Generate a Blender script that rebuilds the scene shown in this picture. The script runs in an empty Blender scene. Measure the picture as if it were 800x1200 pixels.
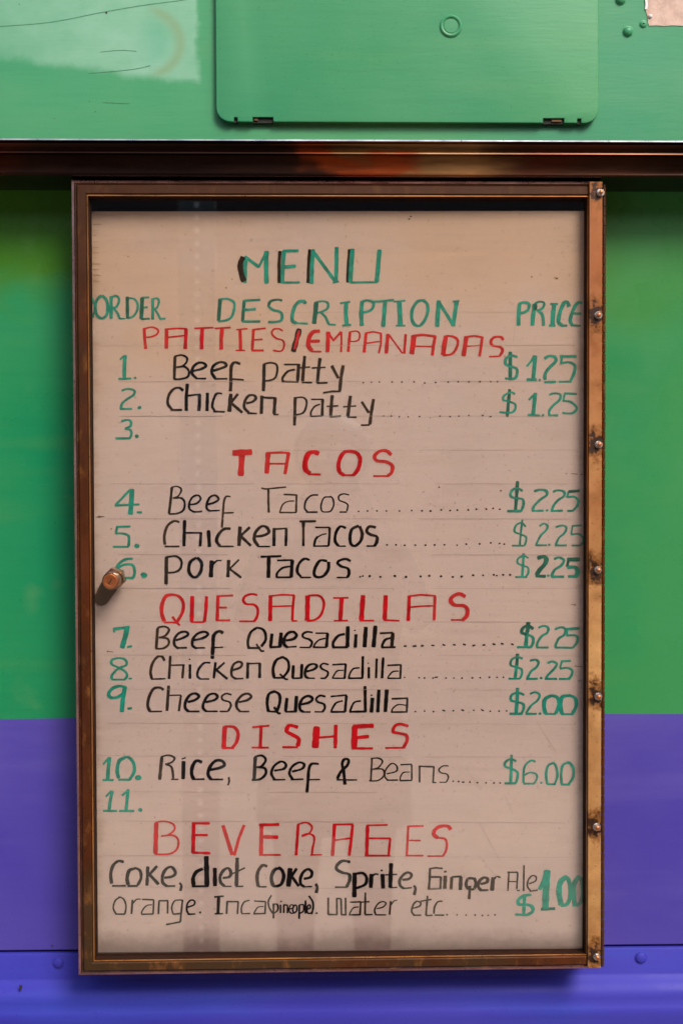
import bpy, bmesh, math, random
from mathutils import Vector, Matrix
random.seed(7)
C = bpy.context.scene.collection
S = bpy.context.scene
R = math.radians

# ------------------------------------------------------------------ camera
CAM_Z = 1.60                     # eye height above the pavement
D = 1.50                         # camera to menu board
Y_BOARD = -0.054
cam_d = bpy.data.cameras.new('camera')
cam = bpy.data.objects.new('camera', cam_d); C.objects.link(cam)
cam_d.sensor_fit = 'VERTICAL'; cam_d.sensor_height = 36.0; cam_d.sensor_width = 24.0
cam_d.lens = 45.0
cam_d.clip_start = 0.02; cam_d.clip_end = 200
cam.matrix_world = (Matrix.Translation((0, Y_BOARD - D, CAM_Z)) @ Matrix.Rotation(R(-1.45), 4, 'Z')
                    @ Matrix.Rotation(R(90 - 1.6), 4, 'X') @ Matrix.Rotation(R(-0.19), 4, 'Z'))
cam_d.dof.use_dof = True; cam_d.dof.focus_distance = D; cam_d.dof.aperture_fstop = 5.6
S.camera = cam
CM = cam.matrix_world.copy()

def at(px, py, Y):
    """The point at depth Y that the photograph's pixel (of 800 x 1200) shows."""
    v = CM.to_3x3() @ Vector(((px - 400) / 1200 * 36 / 45, (600 - py) / 1200 * 36 / 45, -1))
    o = CM.translation
    return o + v * ((Y - o.y) / v.y)

# ------------------------------------------------------------------ light
SUN_EL, SUN_AZ = R(42), R(152)    # azimuth from +Y, clockwise seen from above
w = bpy.data.worlds.new('World'); S.world = w; w.use_nodes = True
nt = w.node_tree
sky = nt.nodes.new('ShaderNodeTexSky'); sky.sky_type = 'NISHITA'; sky.sun_disc = False
sky.sun_elevation = SUN_EL; sky.sun_rotation = SUN_AZ
sky.air_density = 1.0; sky.dust_density = 3.0; sky.ozone_density = 1.0
bg = nt.nodes['Background']; bg.inputs['Strength'].default_value = 0.085
nt.links.new(sky.outputs[0], bg.inputs[0])
sd = bpy.data.lights.new('sun', 'SUN'); sun = bpy.data.objects.new('sun', sd); C.objects.link(sun)
sd.energy = 1.5; sd.angle = R(22); sd.color = (1.0, 0.92, 0.80)
to_sun = Vector((math.sin(SUN_AZ) * math.cos(SUN_EL), math.cos(SUN_AZ) * math.cos(SUN_EL), math.sin(SUN_EL)))
sun.rotation_euler = to_sun.to_track_quat('Z', 'Y').to_euler(); sun.location = (3, -3, 5)
S.view_settings.view_transform = 'Standard'; S.view_settings.look = 'None'
S.view_settings.exposure = 1.10; S.view_settings.gamma = 1.0
S.view_settings.use_curve_mapping = False

# ------------------------------------------------------------------ materials
class M:
    """A small node-graph writer round one Principled surface."""
    def __init__(s, name, rough=0.5, metal=0.0, spec=0.5):
        s.m = bpy.data.materials.new(name); s.m.use_nodes = True
        s.t = s.m.node_tree; s.b = s.t.nodes['Principled BSDF']
        s.b.inputs['Roughness'].default_value = rough
        s.b.inputs['Metallic'].default_value = metal
        s.b.inputs['Specular IOR Level'].default_value = spec
        s.co = s.t.nodes.new('ShaderNodeTexCoord').outputs['Object']
    def n(s, kind): return s.t.nodes.new(kind)
    def put(s, sock, v):
        if isinstance(v, bpy.types.NodeSocket): s.t.links.new(v, sock)
        elif isinstance(v, (tuple, list)): sock.default_value = tuple(v) + ((1,) if len(v) == 3 and len(sock.default_value) == 4 else ())
        else: sock.default_value = v
        return sock
    def math(s, op, a, b=0.0, clamp=False):
        k = s.n('ShaderNodeMath'); k.operation = op; k.use_clamp = clamp
        s.put(k.inputs[0], a); s.put(k.inputs[1], b); return k.outputs[0]
    def xyz(s):
        k = s.n('ShaderNodeSeparateXYZ'); s.put(k.inputs[0], s.co); return k.outputs
    def noise(s, scale, detail=4, rough=0.55, stretch=(1, 1, 1), off=(0, 0, 0), lo=0.35, hi=0.65, dist=0.0):
        mp = s.n('ShaderNodeMapping'); s.put(mp.inputs[0], s.co)
        mp.inputs['Scale'].default_value = stretch; mp.inputs['Location'].default_value = off
        k = s.n('ShaderNodeTexNoise'); s.put(k.inputs['Vector'], mp.outputs[0])
        k.inputs['Scale'].default_value = scale; k.inputs['Detail'].default_value = detail
        k.inputs['Roughness'].default_value = rough; k.inputs['Distortion'].default_value = dist
        r = s.n('ShaderNodeMapRange'); s.put(r.inputs[0], k.outputs['Fac'])
        r.inputs[1].default_value = lo; r.inputs[2].default_value = hi
        return r.outputs[0]
    def ramp(s, v, lo, hi, a=0.0, b=1.0, smooth=True):
        r = s.n('ShaderNodeMapRange'); s.put(r.inputs[0], v)
        if smooth: r.interpolation_type = 'SMOOTHSTEP'
        for i, q in zip((1, 2, 3, 4), (lo, hi, a, b)): r.inputs[i].default_value = q
        return r.outputs[0]
    def mix(s, f, a, b):
        k = s.n('ShaderNodeMix'); k.data_type = 'RGBA'
        s.put(k.inputs[0], f); s.put(k.inputs[6], a); s.put(k.inputs[7], b); return k.outputs[2]
    def col(s, v): s.put(s.b.inputs['Base Color'], v); return s
    def rgh(s, v): s.put(s.b.inputs['Roughness'], v); return s
    def bump(s, h, strength=0.2, dist=0.002):
        k = s.n('ShaderNodeBump'); k.inputs['Strength'].default_value = strength; k.inputs['Distance'].default_value = dist
        s.put(k.inputs['Height'], h); s.t.links.new(k.outputs[0], s.b.inputs['Normal']); return s

def paint(name, a, b, worn, rough, seed, wave=0.25, spec=0.35):
    """Old brushed enamel on sheet metal: two tones, fine specks, faint horizontal brush lines, wavy sheet."""
    q = M(name, rough, 0.0, spec)
    o = (seed, seed * 2, seed * 3)
    c = q.mix(q.noise(2.4, 3, 0.5, (1, 1, 1), o), a, b)
    c = q.mix(q.math('MULTIPLY', q.noise(9, 4, 0.6, (0.4, 1, 2.2), o, 0.5, 0.8), 0.45), c, worn)
    dark = tuple(v * 0.72 for v in a)
    c = q.mix(q.math('MULTIPLY', q.noise(30, 3, 0.6, (0.25, 1, 5), o, 0.48, 0.75), 0.17), c, dark)
    c = q.mix(q.math('MULTIPLY', q.noise(420, 2, 0.5, (1, 1, 1), o, 0.66, 0.74), 0.5), c, tuple(v * 0.45 for v in a))
    q.col(c)
    q.rgh(q.math('ADD', rough - 0.08, q.math('MULTIPLY', q.noise(6, 4, 0.6, (1, 1, 1), o), 0.22)))
    h = q.math('ADD', q.math('MULTIPLY', q.noise(2.6, 2, 0.4, (1, 1, 1.4), o, 0.2, 0.8), wave * 8),
               q.math('MULTIPLY', q.noise(160, 3, 0.5, (0.25, 1, 2.0), o, 0.2, 0.8), 0.10))
    q.bump(h, 0.5, 0.0012)
    return q

G_UP = paint('weathered_upper_green_paint_with_glare', (0.040, 0.265, 0.132), (0.066, 0.30, 0.130), (0.125, 0.32, 0.150), 0.36, 1.3)
G_HATCH = paint('hatch_green_paint', (0.044, 0.262, 0.125), (0.068, 0.29, 0.125), (0.110, 0.31, 0.140), 0.38, 4.1, 0.15).m
G_MID = paint('bright_green_paint', (0.001, 0.195, 0.086), (0.020, 0.225, 0.080), (0.070, 0.230, 0.062), 0.30, 7.7)
PURPLE = paint('purple_paint', (0.056, 0.040, 0.31), (0.100, 0.075, 0.35), (0.115, 0.092, 0.37), 0.38, 2.9).m
PURPLE_LOW = paint('lower_purple_paint', (0.034, 0.034, 0.35), (0.050, 0.046, 0.38), (0.030, 0.075, 0.44), 0.5, 5.5, 0.25, 0.15).m

# yellow-green tone towards the top of the bright green sheet, faint pale smudges below
q = G_MID
x, y, z = q.xyz()
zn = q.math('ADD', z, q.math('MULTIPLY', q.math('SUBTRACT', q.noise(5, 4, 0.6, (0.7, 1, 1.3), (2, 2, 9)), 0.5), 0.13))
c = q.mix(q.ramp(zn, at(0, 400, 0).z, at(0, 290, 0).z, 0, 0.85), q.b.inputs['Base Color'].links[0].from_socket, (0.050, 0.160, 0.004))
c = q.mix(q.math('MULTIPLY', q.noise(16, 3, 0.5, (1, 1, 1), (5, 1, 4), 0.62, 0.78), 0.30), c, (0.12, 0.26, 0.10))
c = q.mix(q.ramp(q.math('ADD', x, q.math('MULTIPLY', q.math('SUBTRACT', q.noise(4, 4, 0.6, (1, 1, 1), (9, 3, 2)), 0.5), 0.16)), 0.22, 0.42, 0, 0.75), c, (0.046, 0.240, 0.072))       # yellower right-hand side
q.col(c)
G_MID = q.m
# bright reflection painted pale into the upper panel's colour, with a curved ring
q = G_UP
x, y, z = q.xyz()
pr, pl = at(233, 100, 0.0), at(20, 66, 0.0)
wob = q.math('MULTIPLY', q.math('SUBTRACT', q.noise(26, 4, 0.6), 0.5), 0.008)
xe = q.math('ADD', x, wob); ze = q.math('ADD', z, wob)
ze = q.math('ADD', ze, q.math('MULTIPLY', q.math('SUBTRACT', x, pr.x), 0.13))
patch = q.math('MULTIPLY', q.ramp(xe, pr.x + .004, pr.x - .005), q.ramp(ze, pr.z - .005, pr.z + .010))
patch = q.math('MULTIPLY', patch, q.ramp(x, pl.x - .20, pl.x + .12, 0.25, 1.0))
c0 = at(168, 50, 0.0)                                        # the curved ring in the painted reflection
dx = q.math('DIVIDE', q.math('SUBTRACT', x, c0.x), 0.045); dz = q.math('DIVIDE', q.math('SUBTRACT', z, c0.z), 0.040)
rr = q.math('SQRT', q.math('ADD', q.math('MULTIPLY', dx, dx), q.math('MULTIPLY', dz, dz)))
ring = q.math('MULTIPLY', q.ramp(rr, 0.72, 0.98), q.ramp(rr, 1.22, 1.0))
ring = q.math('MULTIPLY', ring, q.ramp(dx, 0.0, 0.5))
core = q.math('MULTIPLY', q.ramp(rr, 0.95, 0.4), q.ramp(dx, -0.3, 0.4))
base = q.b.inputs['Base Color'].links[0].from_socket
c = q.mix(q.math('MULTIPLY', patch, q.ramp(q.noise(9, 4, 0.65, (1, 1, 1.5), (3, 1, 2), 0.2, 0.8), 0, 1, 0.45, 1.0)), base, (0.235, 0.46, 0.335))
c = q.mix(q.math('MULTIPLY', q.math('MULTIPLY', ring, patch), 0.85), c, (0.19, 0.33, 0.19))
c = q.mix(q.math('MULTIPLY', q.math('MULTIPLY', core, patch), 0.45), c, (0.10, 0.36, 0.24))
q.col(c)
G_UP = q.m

def plain(name, colr, rough=0.5, metal=0.0, spec=0.5, var=0.25, scale=60):
    q = M(name, rough, metal, spec)
    q.col(q.mix(q.noise(scale, 4, 0.6), colr, tuple(v * (1 - var) for v in colr)))
    return q

GAP = plain('dark_gap', (0.010, 0.012, 0.008), 0.8).m
SCRATCH = plain('scratch_in_paint', (0.048, 0.225, 0.115), 0.6).m
CHIP = plain('bare_rust_chip', (0.020, 0.012, 0.012), 0.8).m
GUIDE = plain('pencil_line', (0.445, 0.325, 0.28), 0.7, var=0.12).m
TEAL = plain('teal_marker_ink', (0.0, 0.32, 0.225), 0.42, 0.0, 0.2, var=0.45, scale=95).m
TEAL_D = plain('dark_teal_marker_ink', (0.0, 0.155, 0.105), 0.42, 0.0, 0.2, var=0.5, scale=110).m
RED = plain('red_marker_ink', (0.66, 0.003, 0.009), 0.42, 0.0, 0.2, var=0.38, scale=80).m
BLACK = plain('black_marker_ink', (0.008, 0.004, 0.003), 0.5, 0.0, 0.10, var=0.5, scale=80).m
BROWN = plain('black_marker_ink_with_glass_sheen', (0.045, 0.020, 0.009), 0.5, 0.0, 0.10, var=0.75, scale=60).m  # lighter copy of the black ink, glass reflection put into its colour

# aged bronze anodised frame, rail, hinge strip
def bronze(name, a, b, dark, rough, metal, seed, brush=(1, 1, 40)):
    q = M(name, rough, metal)
    o = (seed, seed, seed * 2)
    c = q.mix(q.noise(7, 4, 0.6, (1, 1, 1), o), a, b)
    c = q.mix(q.math('MULTIPLY', q.noise(26, 5, 0.65, (1, 1, 1), o, 0.45, 0.75), 0.75), c, dark)
    c = q.mix(q.math('MULTIPLY', q.noise(330, 2, 0.5, (1, 1, 1), o, 0.64, 0.72), 0.8), c, tuple(v * 0.3 for v in dark))
    q.col(c)
    q.rgh(q.math('ADD', rough - 0.1, q.math('MULTIPLY', q.noise(40, 5, 0.6, (1, 1, 1), o), 0.25)))
    q.bump(q.noise(300, 3, 0.5, brush, o, 0.2, 0.8), 0.12, 0.0006)
    return q
FRAME = bronze('aged_bronze_frame', (0.095, 0.022, 0.005), (0.060, 0.015, 0.004), (0.026, 0.009, 0.004), 0.50, 0.25, 1.0, (1, 1, 0.05))
q = FRAME
x, y, z = q.xyz()
old = q.b.inputs['Base Color'].links[0].from_socket
zn = q.math('ADD', z, q.math('MULTIPLY', q.noise(6, 4, 0.65), 0.35))
c = q.mix(q.ramp(zn, 0.42, 0.16, 0, 0.85), old, (0.050, 0.027, 0.012))              # black-brown grime low on the frame
c = q.mix(q.math('MULTIPLY', q.noise(55, 5, 0.7, (1, 1, 0.5), (8, 8, 8), 0.54, 0.70), 0.6), c, (0.24, 0.095, 0.025))   # rubbed patches
q.col(c)
c = q.mix(q.ramp(zn, 0.86, 1.06, 0, 0.75), c, (0.045, 0.018, 0.008))  # shade under the rail painted onto the top of the frame
q.col(c); q.b.inputs['Specular IOR Level'].default_value = 0.2
FRAME = q.m
BEAD = bronze('worn_brass_bead', (0.46, 0.19, 0.045), (0.30, 0.11, 0.028), (0.10, 0.035, 0.012), 0.36, 0.6, 2.0).m
LIP = bronze('polished_lip', (0.50, 0.26, 0.24), (0.38, 0.18, 0.16), (0.16, 0.08, 0.06), 0.25, 0.8, 3.0).m
INBOX = plain('dark_case_interior', (0.030, 0.011, 0.006), 0.85, 0.0, 0.08).m
q = M('rail_metal_painted_reflections', 0.16, 0.9)  # mirrored surroundings are put into the rail's colour as patches
c = q.mix(q.noise(3.0, 3, 0.5, (1.0, 0.2, 0.2), (2, 0, 0), 0.42, 0.62), (0.018, 0.007, 0.004), (0.042, 0.015, 0.007))
x, y, z = q.xyz()
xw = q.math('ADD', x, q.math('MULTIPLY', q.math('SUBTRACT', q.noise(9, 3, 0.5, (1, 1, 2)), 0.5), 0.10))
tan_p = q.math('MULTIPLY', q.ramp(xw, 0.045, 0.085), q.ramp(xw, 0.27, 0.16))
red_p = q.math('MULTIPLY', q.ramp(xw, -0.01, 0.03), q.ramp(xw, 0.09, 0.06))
c = q.mix(tan_p, c, (0.20, 0.095, 0.034))  # tan, then red, reflection painted into the metal
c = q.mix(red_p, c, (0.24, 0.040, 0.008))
c = q.mix(q.math('MULTIPLY', q.noise(4.0, 2, 0.5, (1.2, 0.3, 3.0), (7, 1, 1), 0.55, 0.68), 0.8), c, (0.07, 0.013, 0.005))     # dark red reflection streaks painted in
c = q.mix(q.math('MULTIPLY', q.noise(160, 4, 0.6, (0.1, 1, 1), (1, 4, 1), 0.5, 0.75), 0.5), c, (0.030, 0.010, 0.006))
q.col(c); q.rgh(q.math('ADD', 0.13, q.math('MULTIPLY', q.noise(30, 4, 0.6, (0.15, 1, 1)), 0.14)))
q.bump(q.noise(7, 2, 0.4, (1, 1, 1)), 0.10, 0.002)
RAIL = q.m
BRIGHT = bronze('sky_glint_edge', (0.60, 0.61, 0.70), (0.42, 0.43, 0.50), (0.45, 0.42, 0.42), 0.35, 0.85, 3.3, (0.02, 1, 1)).m  # brighter metal stands in for the sky glint along the rail's top
STEEL = bronze('plated_steel', (0.80, 0.77, 0.74), (0.62, 0.55, 0.50), (0.25, 0.14, 0.09), 0.24, 0.95, 5.0).m
COPPER = bronze('copper_coloured_lock_face', (0.60, 0.20, 0.075), (0.45, 0.14, 0.05), (0.20, 0.06, 0.025), 0.32, 0.8, 6.0).m
CAMM = plain('greasy_brass_lever', (0.11, 0.050, 0.016), 0.45, 0.5).m
PAPERM = M('torn_pink_sticker_paper', 0.75)
PAPERM.col(PAPERM.mix(PAPERM.noise(60, 5, 0.65, (1, 1, 1), (1, 2, 3), 0.42, 0.8), (0.62, 0.44, 0.37), (0.36, 0.22, 0.17)))
PAPERM.bump(PAPERM.noise(120, 3), 0.3, 0.0006)
PAPER = PAPERM.m
PIN = plain('white_plastic', (0.75, 0.74, 0.72), 0.35).m

# glass: a thin clear pane that mirrors by its angle
q = M('clear_glass')
tr = q.n('ShaderNodeBsdfTransparent'); tr.inputs[0].default_value = (0.97, 0.975, 0.965, 1)
gl = q.n('ShaderNodeBsdfGlossy'); gl.inputs['Roughness'].default_value = 0.012
ge = q.n('ShaderNodeNewGeometry'); vd = q.n('ShaderNodeVectorMath'); vd.operation = 'DOT_PRODUCT'
q.t.links.new(ge.outputs['Incoming'], vd.inputs[0]); q.t.links.new(ge.outputs['Normal'], vd.inputs[1])
cs = q.math('SUBTRACT', 1.0, q.math('ABSOLUTE', vd.outputs['Value']), True)      # Schlick's reflectance, the same on both faces
fres = q.math('ADD', 0.105, q.math('MULTIPLY', 0.895, q.math('POWER', cs, 5.0)))
mx = q.n('ShaderNodeMixShader')
q.t.links.new(fres, mx.inputs[0]); q.t.links.new(tr.outputs[0], mx.inputs[1]); q.t.links.new(gl.outputs[0], mx.inputs[2])
q.t.links.new(mx.outputs[0], q.t.nodes['Material Output'].inputs[0])
GLASS = q.m

# ------------------------------------------------------------------ mesh helpers
def tag(o, label=None, cat=None, group=None, kind=None):
    for k, v in (('label', label), ('category', cat), ('group', group), ('kind', kind)):
        if v: o[k] = v
    return o
def empty(name, loc, label, cat):
    o = bpy.data.objects.new(name, None); C.objects.link(o); o.location = loc; o.empty_display_size = 0.05
    return tag(o, label, cat)
def wloc(o):
    v = Vector(o.location)
    while o.parent: o = o.parent; v = v + Vector(o.location)
    return v
def obj(name, bm, mats, parent=None, origin=None, smooth=None):
    """Link a bmesh given in world coordinates as one mesh object with its origin at `origin`."""
    bmesh.ops.recalc_face_normals(bm, faces=bm.faces) if smooth != 'keep' else None
    pl = wloc(parent) if parent else Vector((0, 0, 0))
    og = Vector(origin) if origin is not None else pl
    bmesh.ops.translate(bm, verts=bm.verts, vec=-og)
    me = bpy.data.meshes.new(name); bm.to_mesh(me); bm.free()
    for m in (mats if isinstance(mats, (list, tuple)) else [mats]): me.materials.append(m)
    o = bpy.data.objects.new(name, me); C.objects.link(o)
    if parent: o.parent = parent
    o.location = og - pl
    if smooth not in (None, 'keep'):
        for p in me.polygons: p.use_smooth = len(p.vertices) < 30
        me.set_sharp_from_angle(angle=R(smooth))
    return o
def box(bm, a, b, mat=0, bevel=0.0):
    r = bmesh.ops.create_cube(bm, size=1.0)
    c = (Vector(a) + Vector(b)) / 2; d = Vector(b) - Vector(a)
    for v in r['verts']: v.co = Vector((v.co.x * d.x, v.co.y * d.y, v.co.z * d.z)) + c
    fs = {f for v in r['verts'] for f in v.link_faces}
    for f in fs: f.material_index = mat
    if bevel:
        es = list({e for f in fs for e in f.edges})
        bmesh.ops.bevel(bm, geom=es, offset=bevel, segments=2, profile=0.5, affect='EDGES')
    return r
def lathe(bm, c, axis, prof, seg=24, mat=0, poly=None):
    """Revolve (radius, distance along axis) about axis through c; poly=6 makes a hexagon."""
    ax = Vector(axis).normalized()
    u = ax.orthogonal().normalized(); v = ax.cross(u)
    seg = poly or seg
    rings = []
    for r, t in prof:
        if r < 1e-7: rings.append([bm.verts.new(Vector(c) + ax * t)])
        else: rings.append([bm.verts.new(Vector(c) + ax * t + (u * math.cos(2 * math.pi * k / seg) + v * math.sin(2 * math.pi * k / seg)) * r) for k in range(seg)])
    for A, B in zip(rings, rings[1:]):
        for k in range(seg):
            k2 = (k + 1) % seg
            if len(A) == 1 and len(B) == 1: continue
            if len(A) == 1: f = bm.faces.new((A[0], B[k], B[k2]))
            elif len(B) == 1: f = bm.faces.new((A[k], B[0], A[k2]))
            else: f = bm.faces.new((A[k], B[k], B[k2], A[k2]))
            f.material_index = mat
    for ring in (rings[0], rings[-1]):
        if len(ring) > 2: bm.faces.new(ring).material_index = mat
def extrude_x(bm, prof, x0, x1, mat=0, nseg=1, closed=True):
    """Sweep a (y, z) profile from x0 to x1."""
    rows = []
    for k in range(nseg + 1):
        x = x0 + (x1 - x0) * k / nseg
        rows.append([bm.verts.new((x, y, z)) for y, z in prof])
    n = len(prof)
    for A, B in zip(rows, rows[1:]):
        for k in range(n if closed else n - 1):
            bm.faces.new((A[k], A[(k + 1) % n], B[(k + 1) % n], B[k])).material_index = mat
    if closed:
        bm.faces.new(rows[0]).material_index = mat; bm.faces.new(rows[-1]).material_index = mat
def solid_outline(bm, pts, y0, y1, mat=0, bevel=0.0):
    """An (x, z) outline given thickness from y0 (front) to y1 (back), its front edge rounded."""
    def ring(off, y):
        n = len(pts); out = []
        for i in range(n):
            p, a, b = Vector(pts[i]), Vector(pts[i - 1]), Vector(pts[(i + 1) % n])
            e1, e2 = (p - a).normalized(), (b - p).normalized()
            n1, n2 = Vector((-e1.y, e1.x)), Vector((-e2.y, e2.x))
            m = (n1 + n2); m = m / max(m.length_squared / 2, 0.3)
            k = p + m * off
            out.append(bm.verts.new((k.x, y, k.y)))
        return out
    area = sum(pts[i - 1][0] * pts[i][1] - pts[i][0] * pts[i - 1][1] for i in range(len(pts)))
    sgn = 1 if area > 0 else -1
    rings = [ring(0, y1)]
    if bevel:
        for k in range(4):
            a = math.pi / 2 * k / 3
            rings.append(ring(sgn * bevel * (1 - math.cos(a)), y0 + bevel * (1 - math.sin(a))))
    else: rings.append(ring(0, y0))
    n = len(pts)
    for A, B in zip(rings, rings[1:]):
        for k in range(n):
            bm.faces.new((A[k], A[(k + 1) % n], B[(k + 1) % n], B[k])).material_index = mat
    bm.faces.new(rings[-1]).material_index = mat
    bm.faces.new(rings[0]).material_index = mat

# ---- marker strokes: flat ribbons a hair above a surface
def spline(pts, step=0.0012):
    P = [Vector(p) for p in pts]; out = []
    for i in range(len(P) - 1):
        p0, p1, p2, p3 = P[max(i - 1, 0)], P[i], P[i + 1], P[min(i + 2, len(P) - 1)]
        n = max(2, int((p2 - p1).length / step))
        for k in range(n):
            t = k / n
            out.append(0.5 * ((2 * p1) + (p2 - p0) * t + (2 * p0 - 5 * p1 + 4 * p2 - p3) * t * t + (3 * p1 - p0 - 3 * p2 + p3) * t ** 3))
    out.append(P[-1]); return out
LAYER = [0]
def stroke(bm, pts, width, y, mat, chisel=1.0, rnd=random):
    """pts: (x, z) points along the pen's path; vertical runs come out at `width`, level ones at width*chisel."""
    LAYER[0] = (LAYER[0] + 1) % 11
    y = y - 0.00012 - LAYER[0] * 0.00005
    n = len(pts); L = []; Rr = []
    cum = 0.0; ph = rnd.uniform(0, 6)
    for i in range(n):
        a, b = pts[max(i - 1, 0)], pts[min(i + 1, n - 1)]
        d = (b - a)
        if d.length < 1e-9: d = Vector((0, -1))
        d = d.normalized()
        if i: cum += (pts[i] - pts[i - 1]).length
        wv = width * (chisel + (1 - chisel) * abs(d.y)) * (1 + 0.06 * math.sin(cum * 420 + ph) + 0.04 * math.sin(cum * 1300 + 2 * ph) + rnd.uniform(-.05, .05))
        m = Vector((-d.y, d.x)) * wv / 2
        yy = y - i * 2e-7
        L.append(bm.verts.new((pts[i].x + m.x, yy, pts[i].y + m.y))); Rr.append(bm.verts.new((pts[i].x - m.x, yy, pts[i].y - m.y)))
    for i in range(n - 1):
        bm.faces.new((L[i], Rr[i], Rr[i + 1], L[i + 1])).material_index = mat
    for e, s in ((0, -1), (n - 1, 1)):              # softly rounded ends
        a, b = L[e], Rr[e]
        mid = (a.co + b.co) / 2; h = (a.co - b.co) / 2
        f = Vector((-h.z, 0, h.x)) * -s * 0.30
        q1 = bm.verts.new(mid + h * 0.6 + f * 0.85); q2 = bm.verts.new(mid - h * 0.6 + f * 0.85)
        bm.faces.new((a, b, q2, q1)).material_index = mat
def dot(bm, p, r, y, mat, rnd=random):
    LAYER[0] = (LAYER[0] + 1) % 11
    y = y - 0.00012 - LAYER[0] * 0.00005
    k = 9; a0 = rnd.uniform(0, 6)
    vs = [bm.verts.new((p.x + r * rnd.uniform(.8, 1.15) * math.cos(a0 + 6.2832 * i / k) * 1.15, y, p.z + r * rnd.uniform(.8, 1.15) * math.sin(a0 + 6.2832 * i / k))) for i in range(k)]
    bm.faces.new(vs).material_index = mat
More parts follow.
